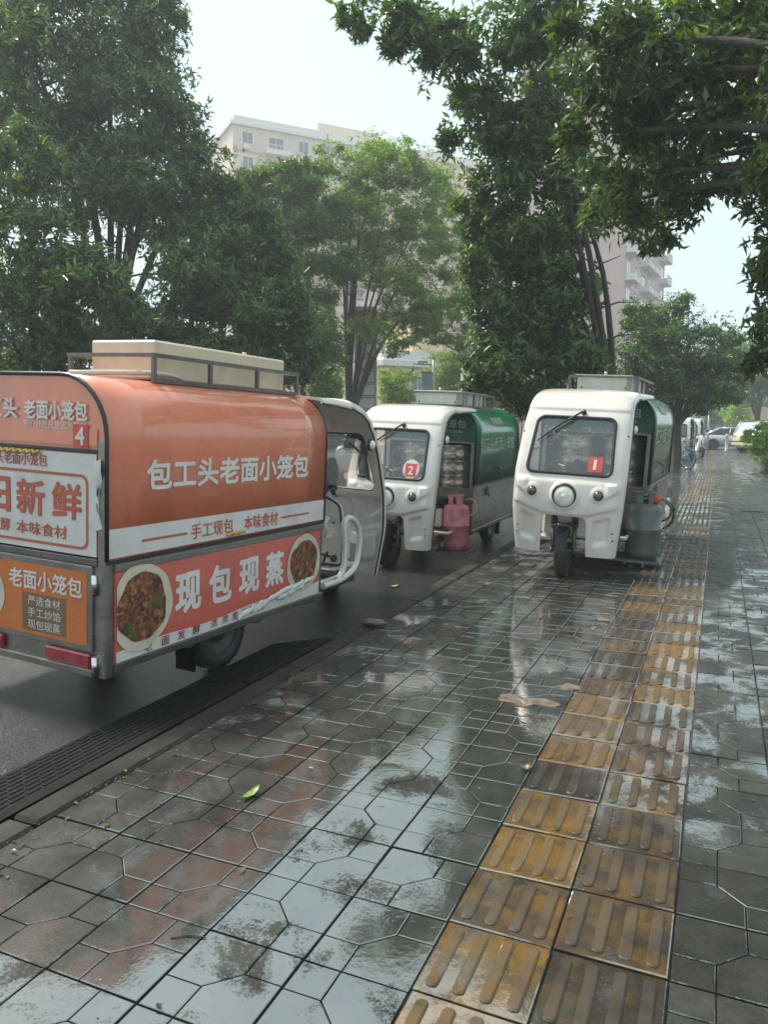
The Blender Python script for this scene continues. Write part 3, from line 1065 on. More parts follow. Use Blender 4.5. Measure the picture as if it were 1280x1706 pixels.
tree('broadleaf_tree', 'dark leafy tree at the far left, low branches drooping behind the orange truck', foot_at(70, 16), [
    (15, 560, 15, 95, 60), (60, 430, 15, 110, 105), (150, 490, 15, 105, 95), (20, 300, 15.5, 95, 110), (110, 580, 15.5, 70, 45)],
    .2, M_LEAF_DK, .19, .058, 9, 7.2, 21)
tree('broadleaf_tree', 'tallest tree on the left, its crown reaching the top edge beside the open sky', foot_at(190, 20), [
    (50, 120, 19, 150, 150), (180, 50, 19, 120, 110), (262, 40, 19, 55, 75), (215, 180, 19, 115, 110), (292, 190, 19, 55, 70),
    (140, 300, 19, 140, 110), (262, 330, 19, 125, 105), (345, 290, 19, 55, 70), (30, 20, 19, 120, 80), (378, 350, 19, 32, 60)],
    .26, M_LEAF_DK, .18, .058, 9, 6.6, 22)
tree('broadleaf_tree', 'dense dark tree with leaf rosettes, behind the cream box on the orange truck', foot_at(340, 18.5), [
    (330, 460, 17.5, 115, 110), (415, 520, 17.5, 95, 95), (245, 545, 17, 100, 70), (400, 400, 18, 85, 85), (450, 605, 17.5, 60, 55),
    (475, 530, 18, 50, 75), (350, 590, 17, 110, 50), (180, 600, 17.5, 70, 45), (300, 380, 18.5, 80, 80), (90, 560, 17.5, 100, 60), (470, 440, 18.5, 45, 70), (505, 600, 18, 30, 50)],
    .22, M_LEAF_DK, .19, .058, 9, 7.4, 23)
tree('slender_tree', 'lighter green tree squeezed between the dark trees and the leaning slender tree', foot_at(505, 26), [
    (470, 310, 26, 60, 50), (490, 380, 26, 65, 70), (505, 480, 26, 55, 80), (525, 590, 25, 50, 80), (455, 420, 26, 45, 60), (440, 295, 27, 40, 36), (490, 305, 27, 60, 40), (420, 340, 27, 40, 50), (545, 360, 27, 46, 50), (550, 440, 27, 40, 50)],
    .15, M_LEAF_MID, .14, .046, 8, 6.5, 24)
tree('slender_tree', 'forked slender tree with airy light foliage behind the cab of the orange truck', foot_at(580, 28), [
    (600, 262, 28, 62, 42), (548, 262, 28, 26, 34), (668, 285, 28, 48, 48), (705, 330, 28, 46, 46), (565, 360, 28, 60, 45), (640, 365, 28, 62, 52),
    (722, 420, 28, 50, 46), (575, 455, 28, 48, 36), (665, 470, 28, 58, 44), (765, 470, 28, 36, 44), (615, 545, 27, 40, 30), (715, 550, 28, 52, 40),
    (540, 530, 28, 34, 44), (775, 560, 28, 34, 40), (655, 575, 27, 36, 26), (520, 350, 29, 40, 50), (640, 440, 29, 60, 50), (700, 500, 29, 60, 50), (620, 310, 29, 60, 40), (645, 248, 28.5, 44, 30), (700, 280, 28.5, 44, 36), (748, 300, 29, 30, 36), (760, 400, 29, 30, 40), (560, 600, 28, 40, 40), (740, 340, 29, 34, 50), (690, 390, 29, 60, 50), (600, 340, 29, 60, 44), (530, 300, 29, 40, 30), (590, 420, 29, 60, 50), (740, 510, 29, 50, 50), (660, 540, 29, 60, 40)],
    .19, M_LEAF_LT, .12, .046, 7, 3.6, 25, fork=.18, n_limbs=11)
tree('street_tree', 'big dark street tree overhanging the pavement behind the truck numbered 1', (-2.05, 15.2), [
    (850, 610, 14, 75, 70), (828, 490, 14.2, 66, 100), (905, 520, 14.2, 75, 90), (955, 605, 14, 55, 60), (1005, 640, 14.4, 52, 34), (818, 400, 14, 55, 80),
    (895, 400, 14, 80, 80), (880, 665, 14, 70, 28), (985, 480, 15, 28, 40), (850, 270, 13.5, 85, 85), (800, 190, 13, 55, 80), (900, 150, 13, 110, 105),
    (745, 90, 12.5, 70, 62), (650, 25, 12, 62, 40), (592, 25, 12, 26, 34), (700, 40, 12, 60, 55), (850, 30, 12, 120, 70), (790, 330, 13.8, 30, 60), (968, 330, 14, 60, 60),
    (752, 225, 13, 22, 30), (930, 260, 13.5, 80, 70), (870, 560, 14.6, 80, 90), (850, 440, 14.8, 80, 90), (935, 470, 14.6, 60, 70), (960, 660, 14.2, 60, 26), (800, 620, 14.2, 30, 60), (945, 380, 14.4, 50, 60), (930, 560, 15, 50, 80)],
    .17, M_LEAF_DK, .155, .053, 9, 8.0, 26, fork=.30, lean=(.25, .1), n_limbs=12)
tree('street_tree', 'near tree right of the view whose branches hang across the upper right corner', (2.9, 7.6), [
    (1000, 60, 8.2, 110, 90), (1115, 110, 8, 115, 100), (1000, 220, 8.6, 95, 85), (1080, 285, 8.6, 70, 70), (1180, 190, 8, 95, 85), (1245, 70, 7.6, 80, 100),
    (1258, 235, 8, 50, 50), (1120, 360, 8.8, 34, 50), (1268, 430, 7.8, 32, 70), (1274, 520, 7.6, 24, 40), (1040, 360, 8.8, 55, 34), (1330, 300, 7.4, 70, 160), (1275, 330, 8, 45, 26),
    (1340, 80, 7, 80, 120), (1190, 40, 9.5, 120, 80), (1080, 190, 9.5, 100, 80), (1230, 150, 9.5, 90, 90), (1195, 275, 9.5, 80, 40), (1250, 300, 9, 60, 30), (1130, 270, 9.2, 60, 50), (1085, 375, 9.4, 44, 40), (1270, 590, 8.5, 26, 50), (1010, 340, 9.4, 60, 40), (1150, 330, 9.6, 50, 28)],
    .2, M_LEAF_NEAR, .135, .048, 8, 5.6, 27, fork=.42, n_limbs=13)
tree('street_tree', 'round dark street tree with a straight trunk beside the blue bicycle', (-1.30, 27.6), [
    (1130, 580, 25.5, 62, 75), (1062, 600, 25, 55, 55), (1180, 605, 25.5, 52, 70), (1100, 650, 25, 60, 40), (1165, 660, 25, 58, 32), (1120, 520, 26, 36, 36),
    (1062, 535, 25.5, 34, 44), (1208, 570, 26, 34, 46), (1025, 655, 25, 40, 30), (1215, 640, 26, 38, 44)],
    .17, M_LEAF_DK, .15, .052, 9, 7.5, 28, fork=.45)
tree('street_tree', 'distant tree on the right above the cream car', foot_at(1263, 62), [
    (1262, 610, 60, 44, 56), (1290, 570, 60, 40, 60), (1236, 655, 60, 36, 30), (1275, 655, 60, 36, 28), (1225, 600, 64, 30, 40)],
    .3, M_LEAF_MID, .24, .085, 8, 4.0, 29, fork=.35)


def shrub(name, label, u, v, dist, ru, rv, leaf, L, W, cover, seed, ground=0.0, group='shrubs behind the parked trucks'):
    k = dist / F_PX
    c = pt(u, v, dist)
    root = empty(name, (c.x, c.y, ground), label=label, category='shrub', group=group)
    mb = MB()
    q = random.Random(seed)
    for i in range(6):
        t = R(60 * i)
        mb.tube([(0, 0, -.05), (math.cos(t) * ru * k * .3, math.sin(t) * ru * k * .3, (c.z - ground) * .6), (math.cos(t) * ru * k * .6, math.sin(t) * ru * k * .6, c.z - ground + rv * k * .4)],
                [.03, .02, .008], 5)
    mb.build('stem', M_BARK, root)
    bl = [((c.x, c.y, c.z), (ru * k, ru * k, rv * k))]
    for i in range(5):
        bl.append(((c.x + q.uniform(-.6, .6) * ru * k, c.y + q.uniform(-.6, .6) * ru * k, c.z + q.uniform(-.5, .5) * rv * k), (ru * k * .5,) * 2 + (rv * k * .6,)))
    arr = leaf_arrays(bl, L, W, 8, cover, seed, .1)
    link('crown', leaf_mesh('crown', (arr[0] - np.array([c.x, c.y, ground]),) + arr[1:], L, W, leaf), root)


for k, (u, v, d, ru, rv, lab) in enumerate([
        (668, 655, 36, 42, 45, 'light green shrub right of the pylon sign across the road'),
        (745, 625, 40, 46, 50, 'light shrub behind the surveillance camera mast'),
        (812, 650, 38, 44, 42, 'light green shrub behind the roof box of the truck numbered 2'),
        (868, 672, 40, 36, 36, 'pale green shrub in the gap between the trucks numbered 2 and 1'),
        (552, 640, 34, 34, 40, 'shaded shrub left of the forked slender tree')]):
    shrub('shrub', lab, u, v, d, ru, rv, M_LEAF_LT, .12, .045, 3.2, 40 + k)
shrub('shrub', 'bright green clipped shrub at the right edge beside the pavement', 1292, 742, 25.5, 50, 38, M_LEAF_HEDGE, .06, .03, 4.0, 50, .02, 'shrubs in the planting bed')
shrub('shrub', 'green shrub in front of the mesh fence beyond the parked cars', 1228, 690, 72, 30, 22, M_LEAF_HEDGE, .2, .09, 3.5, 51, ROAD_Z, 'shrubs in the planting bed')
shrub('shrub', 'dark shrub behind the grey parked car at the street end', 1182, 692, 80, 30, 26, M_LEAF_MID, .2, .09, 3.5, 52, ROAD_Z, 'shrubs in the planting bed')

gb = np.random.default_rng(5)
m = 5200
gx = 1.56 + np.abs(gb.normal(0, .55, m))
gy = gb.uniform(21, 32, m)
gp = np.stack([gx, gy, np.full(m, .02)], 1)
gd = np.stack([gb.normal(0, .45, m) - .25, gb.normal(0, .45, m), np.ones(m)], 1)
gd /= np.linalg.norm(gd, axis=1, keepdims=True)
gn = np.cross(gd, gb.normal(size=(m, 3)))
gn /= np.linalg.norm(gn, axis=1, keepdims=True)
link('grass', leaf_mesh('grass', (gp, gd, gn, gb.uniform(.5, 1.3, (m, 1))), .30, .022, M_GRASS), kind='stuff',
     label='tuft of long green grass at the foot of the clipped shrub', category='grass')


# ------------------------------------------------------------------ three-wheeled food trucks
# local frame: x forward, y left, z up, origin on the ground under the middle of the box front
BL, BW, BZ0, BTOP, BARC = 2.2, 0.60, 0.27, 1.83, 0.32
SPLIT = 0.865


def arch_profile(hw, ztop, rad, z0, n=9):
    """Right side foot -> over the roof -> left side foot, as (y, z)."""
    out = [(-hw, z0)]
    for k in range(n + 1):
        a = R(180 - 90 * k / n)
        out.append((-hw + rad + rad * math.cos(a), ztop - rad + rad * math.sin(a)))
    for k in range(n + 1):
        a = R(90 - 90 * k / n)
        out.append((hw - rad + rad * math.cos(a), ztop - rad + rad * math.sin(a)))
    out.append((hw, z0))
    return out


def arch_sheet(mb, x0, x1, hw, ztop, rad, z0, th, nx=8):
    o = arch_profile(hw, ztop, rad, z0)
    i_ = arch_profile(hw - th, ztop - th, rad - th, z0)
    k = len(o)
    vs_, fs_ = [], []
    for a in range(nx + 1):
        x = x0 + (x1 - x0) * a / nx
        vs_ += [(x, y, z) for y, z in o] + [(x, y, z) for y, z in i_]
    for a in range(nx):
        A, B = a * 2 * k, (a + 1) * 2 * k
        for j in range(k - 1):
            fs_.append((A + j, A + j + 1, B + j + 1, B + j))
            fs_.append((A + k + j + 1, A + k + j, B + k + j, B + k + j + 1))
        for j in (0, k - 1):
            fs_.append((A + j, B + j, B + k + j, A + k + j))
    for A in (0, nx * 2 * k):
        for j in range(k - 1):
            fs_.append((A + j, A + k + j, A + k + j + 1, A + j + 1))
    mb.add(vs_, fs_, True)


RIM = smooth_path([(1.165, .24, 0), (1.20, .45, 0), (1.215, .70, 0), (1.185, .92, 0), (1.135, 1.10, 0), (1.055, 1.33, 0), (.965, 1.52, 0), (.83, 1.655, 0),
                   (.60, 1.725, 0), (.30, 1.75, 0), (-.015, 1.765, 0)], 20)


def shell_surface():
    """Front shell of the cab as a grid: fascia, screen pillars and roof in one skin."""
    nv = len(RIM)
    th = np.linspace(-math.pi / 2, math.pi / 2, 721)
    ex = .46
    yy = np.sign(np.sin(th)) * np.abs(np.sin(th)) ** ex
    bb = np.abs(np.cos(th)) ** ex
    ln = np.concatenate([[0], np.cumsum(np.hypot(np.diff(yy) * .54, np.diff(bb) * .13))])
    ns = 97
    s_ = np.linspace(0, ln[-1], ns)
    yy, bb = np.interp(s_, ln, yy), np.interp(s_, ln, bb)
    grid = np.zeros((nv, ns, 3))
    zs = np.array([p.y for p in RIM])
    arc = np.concatenate([[0], np.cumsum([(RIM[i + 1] - RIM[i]).length for i in range(nv - 1)])])
    arc /= arc[-1]
    for i, p in enumerate(RIM):
        a, b = RIM[max(0, i - 1)], RIM[min(nv - 1, i + 1)]
        t = (b - a).normalized()
        nrm = np.array([t.y, -t.x])                        # outward: forward / up
        if nrm[0] < 0 and p.y < 1.5:
            nrm = -nrm
        if nrm[1] < 0 and p.y >= 1.6:
            nrm = -nrm
        v = arc[i]
        w = np.interp(v, [0, .18, .32, .5, .64, .72, .85, 1.0], [.49, .53, .54, .525, .505, .505, .54, .575])
        d = np.interp(v, [0, .2, .35, .5, .65, .75, 1.0], [.125, .15, .145, .115, .10, .085, .058])
        y = w * yy
        x = p.x + nrm[0] * d * bb
        z = p.y + nrm[1] * d * bb
        a_ = np.abs(y)
        zline = .615 + .30 * np.clip(a_ - .20, 0, 1)
        dd = .026 * sst(-.014, .014, z - zline) * (1 - sst(.90, .98, z)) * (1 - sst(.46, .52, a_))
        u_ = (sst(.265, .300, a_) * (1 - sst(.405, .435, a_))) * (sst(.30, .36, z - .25 * (a_ - .26)) * (1 - sst(.53, .58, z - .33 * (a_ - .26))))
        dd = dd - .032 * u_
        dd = dd + .024 * (1 - sst(.122, .150, np.hypot(y, z - .795)))
        dd = dd + .014 * (1 - sst(.055, .085, np.hypot(a_ - .315, z - .82)))
        dd = dd + .020 * sst(-.012, .012, z - (.775 + .62 * (a_ - .36))) * sst(.36, .40, a_) * (1 - sst(.90, .96, z)) * (1 - sst(.47, .52, a_))
        dd = dd + .013 * sst(1.595, 1.62, z) * (p.x > .55)
        grid[i, :, 0] = x + nrm[0] * dd
        grid[i, :, 1] = y
        grid[i, :, 2] = z + nrm[1] * dd
    vs_ = grid.reshape(-1, 3).tolist()
    fs_ = [(i * ns + j, i * ns + j + 1, (i + 1) * ns + j + 1, (i + 1) * ns + j) for i in range(nv - 1) for j in range(ns - 1)]
    return vs_, fs_


SCREEN = round_poly([(-.405, 1.00), (.405, 1.00), (.372, 1.535), (-.372, 1.535)], .075, 6)
ARCHCUT = round_poly([(-.225, .10), (.225, .10), (.215, .60), (-.215, .60)], .07, 5)


def build_shell():
    vs_, fs_ = shell_surface()
    me = bpy.data.meshes.new('cab_shell')
    me.from_pydata(vs_, [], fs_)
    bm = bmesh.new()
    bm.from_mesh(me)
    bmesh.ops.recalc_face_normals(bm, faces=bm.faces)
    if sum(f.normal.x for f in bm.faces) < 0:
        bmesh.ops.reverse_faces(bm, faces=bm.faces)
    bm.to_mesh(me)
    bm.free()
    bvh = BVHTree.FromPolygons([Vector(v) for v in vs_], fs_)
    o = bpy.data.objects.new('tmp_shell', me)
    COL.objects.link(o)
    so = o.modifiers.new('s', 'SOLIDIFY')
    so.thickness = .022
    so.offset = -1
    tmp = []
    for poly, x0, x1 in ((SCREEN, .72, 1.7), (ARCHCUT, .8, 1.7)):
        c = bpy.data.objects.new('tmp_cut', MB().prism(poly, x0, x1, 'x').mesh('cut', None))
        COL.objects.link(c)
        bo = o.modifiers.new('b', 'BOOLEAN')
        bo.operation = 'DIFFERENCE'
        bo.object = c
        bo.solver = 'EXACT'
        tmp.append(c)
    bpy.context.view_layer.update()
    res = bpy.data.meshes.new_from_object(o.evaluated_get(bpy.context.evaluated_depsgraph_get()))
    res.name = 'cab_shell'
    res.materials.clear()
    res.materials.append(M_WHITE)
    res.polygons.foreach_set('use_smooth', [True] * len(res.polygons))
    res.set_sharp_from_angle(angle=R(40))
    for t in tmp + [o]:
        bpy.data.objects.remove(t)
    return res, bvh


SHELL, SHELL_BVH = build_shell()


def on_shell(y, z, off=0.0):
    hit, nrm, _, _ = SHELL_BVH.ray_cast(Vector((3, y, z)), Vector((-1, 0, 0)))
    if hit is None:
        return Vector((1.2, y, z)), Vector((1, 0, 0))
    if nrm.x < 0:
        nrm = -nrm
    return hit + nrm * off, nrm


def frame_at(p, nrm, upv=(0, 0, 1)):
    """Matrix whose z axis is the normal."""
    z = nrm.normalized()
    x = Vector(upv).cross(z).normalized()
    y = z.cross(x)
    return Matrix(((x.x, y.x, z.x, p.x), (x.y, y.y, z.y, p.y), (x.z, y.z, z.z, p.z), (0, 0, 0, 1)))


def wheel_meshes(r, w, rim_mat=None):
    """Tyre and rim spun about local y."""
    Mx = Matrix.Rotation(R(90), 4, 'X')
    rr_ = r * .62
    tyre = MB().lathe([(rr_, -w * .42), (r * .80, -w * .52), (r * .93, -w * .47), (r * .985, -w * .30), (r, 0), (r * .985, w * .30), (r * .93, w * .47), (r * .80, w * .52), (rr_, w * .42), (rr_ * .97, 0), (rr_, -w * .42)], 40, Mx, caps=False)
    for k in range(44):                                    # tread lugs
        a = 2 * math.pi * k / 44
        for sg in (-1, 1):
            Mt = Matrix.Rotation(a, 4, 'Y') @ Matrix.Translation((0, sg * w * .27, r * .987)) @ Matrix.Rotation(sg * R(25), 4, 'Z')
            tyre.box((-.007, -w * .15, -.004), (.007, w * .15, .005), 0, Mt)
    rim = MB().lathe([(.0, -w * .18), (r * .16, -w * .20), (r * .2, -w * .12), (r * .45, -w * .05), (r * .58, -w * .34), (r * .635, -w * .40), (r * .635, w * .40), (r * .58, w * .34), (r * .45, w * .05), (r * .2, w * .12), (r * .16, w * .20), (0, w * .18)], 32, Mx, caps=False)
    for k in range(6):
        a = 2 * math.pi * k / 6
        for sg in (-1, 1):
            rim.lathe([(r * .035, 0), (r * .035, .012), (0, .014)], 8, Matrix.Translation((math.cos(a) * r * .3, sg * w * .09, math.sin(a) * r * .3)) @ Matrix.Rotation(-sg * R(90), 4, 'X'))
    return tyre.mesh('tyre', M_TYRE), rim.mesh('rim', rim_mat or M_RIMBLK)


FRONT_WHEEL = wheel_meshes(.240, .115)
REAR_WHEEL = wheel_meshes(.255, .125)
PARTS = {}


def cached(key, fn):
    if key not in PARTS:
        PARTS[key] = fn()
    return PARTS[key]


def m_gasket():
    pts_ = [on_shell(y, z, .002)[0] for y, z in SCREEN]
    return MB().tube(pts_, .0165, 8, closed=True).mesh('gasket', M_PLASTIC)


def m_screen():
    cy_, cz_ = 0, 1.27
    mb = MB()
    rings = 9
    vs_ = [on_shell(cy_, cz_, -.009)[0]]
    n = len(SCREEN)
    for r_ in range(1, rings + 1):
        for y, z in SCREEN:
            k = r_ / rings
            vs_.append(on_shell(cy_ + (y - cy_) * k * .995, cz_ + (z - cz_) * k * .995, -.009)[0])
    fs_ = [(0, 1 + i, 1 + (i + 1) % n) for i in range(n)]
    for r_ in range(rings - 1):
        a, b = 1 + r_ * n, 1 + (r_ + 1) * n
        fs_ += [(a + i, b + i, b + (i + 1) % n, a + (i + 1) % n) for i in range(n)]
    mb.add(vs_, fs_, True)
    return mb.mesh('windscreen', M_GLASS)


def m_rimtrim(side):
    """Rubber edging round the open side of the shell."""
    vs_, _ = shell_surface()
    ns = 97
    nv = len(RIM)
    return MB().tube([Vector(vs_[i * ns + (0 if side < 0 else ns - 1)]) for i in range(nv)], .009, 6).mesh('edge_trim', M_PLASTIC)


def wiper(parent, M):
    a, _ = on_shell(.045, 1.575, .03)
    b, _ = on_shell(-.11, 1.47, .035)
    c, _ = on_shell(-.335, 1.285, .022)
    mb = MB()
    mb.tube([a, b], [.010, .008], 6)
    mb.tube([b, on_shell(-.20, 1.405, .03)[0], c], [.009, .012, .005], 6)
    mb.tube([on_shell(-.03, 1.50, .016)[0], on_shell(-.18, 1.39, .016)[0]], .006, 5)
    p, nr = on_shell(.06, 1.578, .0)
    mb.lathe([(.024, 0), (.024, .03), (.016, .042), (0, .042)], 12, frame_at(p, nr))
    mb.build('wiper', M_PLASTIC, parent, M)


def spring(mb, x, y, z0, z1, r, turns, x1=None):
    pts_ = []
    n = turns * 10
    for i in range(n + 1):
        t = i / n
        a = 2 * math.pi * turns * t
        pts_.append((x + (0 if x1 is None else (x1 - x) * t) + r * math.cos(a), y + r * math.sin(a), z0 + (z1 - z0) * t))
    mb.tube(pts_, .0075, 5)


def steamer(loc, lab, tiers=4, r=.215, z=0.0, h=.15):
    root = empty('steamer_stack', loc, label=lab, category='steamer', group='stacked steel steamers in the trucks')
    for k in range(tiers):
        z0 = k * h
        MB().lathe([(r * .9, z0), (r, z0 + .008), (r, z0 + h * .5), (r, z0 + h - .012), (r + .004, z0 + h - .009), (r + .004, z0 + h - .003), (r * .96, z0 + h)], 36).build('steamer_tier', M_POT, root)
    z0 = tiers * h
    lid = MB().lathe([(r + .008, z0), (r + .008, z0 + .014), (r * .8, z0 + .04), (r * .3, z0 + .062), (0, z0 + .066)], 36).build('lid', M_POT, root)
    MB().lathe([(.014, z0 + .06), (.012, z0 + .085), (.026, z0 + .09), (.022, z0 + .108), (0, z0 + .11)], 14).build('knob', M_PLASTIC, lid)
    return root


def gas_cylinder(loc, mat, lab, r, hgt, hose_mat, hose, rz=0., valve_mat=None):
    root = empty('gas_cylinder', loc, rz, label=lab, category='gas cylinder', group='gas cylinders on the truck steps')
    prof = [(r * .80, .0), (r * .82, .03), (r * .90, .032), (r * .97, .06), (r, .09), (r, hgt * .43), (r + .004, hgt * .435), (r + .004, hgt * .455), (r, hgt * .46), (r, hgt * .72), (r * .97, hgt * .765), (r * .86, hgt * .80), (r * .60, hgt * .825), (r * .3, hgt * .835), (0, hgt * .84)]
    MB().lathe(prof, 40).build('body', mat, root)
    col = MB()
    rc = r * .58
    for a0, a1 in ((20, 80), (100, 200), (220, 350)):      # guard collar in three curved plates
        pr = []
        n = 12
        for k in range(n + 1):
            a = R(a0 + (a1 - a0) * k / n)
            pr.append((rc * math.cos(a), rc * math.sin(a)))
        for k in range(n, -1, -1):
            a = R(a0 + (a1 - a0) * k / n)
            pr.append(((rc - .006) * math.cos(a), (rc - .006) * math.sin(a)))
        vs_ = [(x, y, hgt * .81) for x, y in pr] + [(x, y, hgt * .985) for x, y in pr]
        m_ = len(pr)
        col.add(vs_, [(i, (i + 1) % m_, m_ + (i + 1) % m_, m_ + i) for i in range(m_)], True)
        col.add([], [])
        for zz in (0, m_):
            col.add([vs_[zz + i] for i in range(m_)], [(i, i + 1, m_ - 2 - i, m_ - 1 - i) for i in range(n)])
    col.tube([(rc * math.cos(R(6 * k)), rc * math.sin(R(6 * k)), hgt * .985) for k in range(60)], .009, 6, closed=True)
    col.build('collar', mat, root)
    v = MB().lathe([(.02, hgt * .83), (.016, hgt * .87), (.026, hgt * .875), (.026, hgt * .91), (.014, hgt * .915), (.014, hgt * .935)], 12)
    v.lathe([(.036, hgt * .935), (.036, hgt * .955), (0, hgt * .958)], 14)
    v.tube([(0, 0, hgt * .89), (.0, .065, hgt * .89)], .013, 8)
    v.build('valve', M_STEEL, root)
    if valve_mat:
        MB().lathe([(.0, -.05), (.04, -.045), (.052, -.02), (.052, .02), (.04, .04), (0, .045)], 16, Matrix.Translation((0, .12, hgt * .89)) @ Matrix.Rotation(R(75), 4, 'Y')).build('regulator', valve_mat, root)
    MB().tube(smooth_path(hose, 6), .0105, 8).build('hose', hose_mat, root)
    return root


def lean_matrix(roll, pitch):
    return Matrix.Rotation(roll, 4, 'X') @ Matrix.Rotation(pitch, 4, 'Y')


Xv, Yv, Zv = Vector((1, 0, 0)), Vector((0, 1, 0)), Vector((0, 0, 1))


def food_truck(loc, yaw, roll, pitch, label, paint, header, number=None, orange=False, worn=False, detail=True, steer=0.0, roofbox='steel', group='three-wheeled food trucks'):
    root = empty('food_truck', loc, yaw, label=label, category='food truck', group=group)
    L = lean_matrix(roll, pitch)

    def add(name, mb, mat, parent=root, **kw):
        return mb.build(name, mat, parent, L if parent is root else None, **kw)

    def addm(name, key, fn, parent=root):
        return link(name, cached(key, fn), parent, L if parent is root else None)

    # --- cab
    shell = link('cab_shell', SHELL, root, L)
    for sg in (-1, 1):
        addm('edge_trim', ('rimtrim', sg), lambda: m_rimtrim(sg), shell)
    scr = addm('windscreen', 'screen', m_screen)
    addm('gasket', 'gasket', m_gasket, scr)
    wiper(root, L)
    p, nr = on_shell(0, .795, 0)
    Fm = frame_at(p + Vector((-.012, 0, 0)), Vector((1, 0, -.02)))
    hl = add('headlight', MB().lathe([(.120, -.02), (.118, .012), (.106, .026), (.099, .020), (.097, .0)], 40, Fm, caps=False), M_PLASTIC)
    lens = MB().lathe([(.099, .004), (.094, .020), (.070, .034), (.035, .041), (0, .043)], 40, Fm)
    for k in range(26):
        a = 2 * math.pi * k / 26
        lens.tube([Fm @ Vector((.040 * math.cos(a), .040 * math.sin(a), .0395)), Fm @ Vector((.090 * math.cos(a), .090 * math.sin(a), .023))], .0022, 4)
    add('lens', lens, M_LENS, hl)
    add('reflector_cap', MB().lathe([(.020, .038), (.018, .045), (.008, .048), (0, .048)], 20, Fm), M_LENS, hl)
    for sg in (-1, 1):
        p, nr = on_shell(sg * .315, .82, -.004)
        ind = add('indicator', MB().lathe([(.047, 0), (.046, .012), (.040, .014)], 24, frame_at(p, nr), caps=False), M_PLASTIC)
        add('lens', MB().lathe([(.040, .006), (.034, .018), (.018, .024), (0, .025)], 24, frame_at(p, nr)), M_AMBER, ind)
    screws = [(-.50, 1.38), (.50, 1.38), (.455, .47), (.462, .40), (-.455, .47), (-.462, .40)]
    for y, z in screws:
        p, nr = on_shell(y, z, 0)
        add('bolt', MB().lathe([(.0095, -.002), (.0095, .004), (0, .006)], 10, frame_at(p, nr)), M_STEELDK)
    for sg in (-1, 1):                                      # side marker lamps on the pillars
        Mm = Matrix.Translation((.93, sg * .515, 1.44)) @ Matrix.Rotation(-sg * R(90), 4, 'X')
        mk = add('marker_lamp', MB().lathe([(.052, -.012), (.052, .012), (.046, .014)], 20, Mm, caps=False), M_PLASTIC)
        add('lens', MB().lathe([(.047, .004), (.042, .026), (.022, .038), (0, .041)], 20, Mm), M_LENS, mk)
    # fork, springs, wheel, mudguard
    wx, wr = 1.205, .240
    S = Matrix.Translation((wx, 0, 0)) @ Matrix.Rotation(steer, 4, 'Z') @ Matrix.Translation((-wx, 0, 0))
    wh = link('front_wheel', FRONT_WHEEL[0], root, S @ Matrix.Translation((wx, 0, wr - .004)))
    link('rim', FRONT_WHEEL[1], wh)
    fk = MB()
    for sg in (-1, 1):
        fk.tube([(wx, sg * .102, wr), (wx - .055, sg * .102, .50)], .021, 10)
        fk.tube([(wx - .055, sg * .102, .48), (wx - .115, sg * .102, .78)], .015, 8)
        fk.lathe([(.03, -.012), (.03, .012)], 12, Matrix.Translation((wx, sg * .112, wr)) @ Matrix.Rotation(R(90), 4, 'X'))
        fk.lathe([(.036, 0), (.036, .014)], 14, Matrix.Translation((wx - .05, sg * .102, .475)))
    fk.tube([(wx, -.125, wr), (wx, .125, wr)], .011, 8)
    fk.box((wx - .16, -.14, .74), (wx - .07, .14, .78), .01)
    fko = fk.build('front_fork', M_STEELDK, root, S)
    for sg in (-1, 1):
        sp = MB()
        spring(sp, wx - .054, sg * .102, .485, .66, .031, 8, wx - .092)
        sp.build('coil_spring', M_PLASTIC, fko)
    fd = MB()
    n = 12
    vs_, fs_ = [], []
    for i in range(n + 1):
        a = R(68 + (128 - 68) * i / n)
        for j in range(7):
            y = -.075 + .15 * j / 6
            rr_ = wr + .035 + .022 * (1 - (y / .075) ** 2)
            vs_.append((wx + rr_ * math.cos(a), y, wr + rr_ * math.sin(a)))
    for i in range(n):
        for j in range(6):
            fs_.append((i * 7 + j, i * 7 + j + 1, (i + 1) * 7 + j + 1, (i + 1) * 7 + j))
    fd.add(vs_, fs_, True)
    fd.build('mudguard', M_CHROME, root, S)
    # inside the cab: floor, leg shield, steering, seat
    add('cab_floor', MB().box((.0, -.50, .315), (.60, .50, .35), .008).box((.60, -.30, .314), (1.12, .30, .349), .006), M_WHITE)
    add('floor_mat', MB().box((.04, -.47, .352), (.58, .47, .358)), M_BLACK)
    ls = MB()
    pl = round_poly([(-.335, .36), (.335, .36), (.345, .62), (.30, .90), (.16, .965), (-.16, .965), (-.30, .90), (-.345, .62)], .05, 4)
    ls.prism(pl, .80, .845, 'x')
    ls.box((.845, -.26, .36), (1.12, .26, .72), .03)
    lso = add('leg_shield', ls, M_WHITE)
    add('edge_trim', MB().tube([(.80, y, z) for y, z in pl], .0105, 6, closed=True), M_PLASTIC, lso)
    add('glove_tray', MB().box((.70, -.24, .60), (.80, .24, .63), .008).tube([(.72, -.20, .63), (.70, -.20, .74), (.74, -.20, .775), (.79, -.20, .775)], .028, 8), M_WHITE, lso)
    add('ignition', MB().lathe([(.011, 0), (.011, .008), (0, .009)], 10, Matrix.Translation((.798, -.245, .74)) @ Matrix.Rotation(R(-90), 4, 'Y')), M_PLASTIC, lso)
    pd = MB().tube([(.70, -.20, .36), (.73, -.21, .45), (.78, -.20, .47)], .013, 6).tube([(.73, -.29, .44), (.73, -.15, .46)], .012, 6)
    pd.lathe([(.03, -.02), (.034, 0), (.03, .02)], 12, Matrix.Translation((.72, -.30, .435)) @ Matrix.Rotation(R(80), 4, 'X'))
    add('pedal', pd, M_PLASTIC)
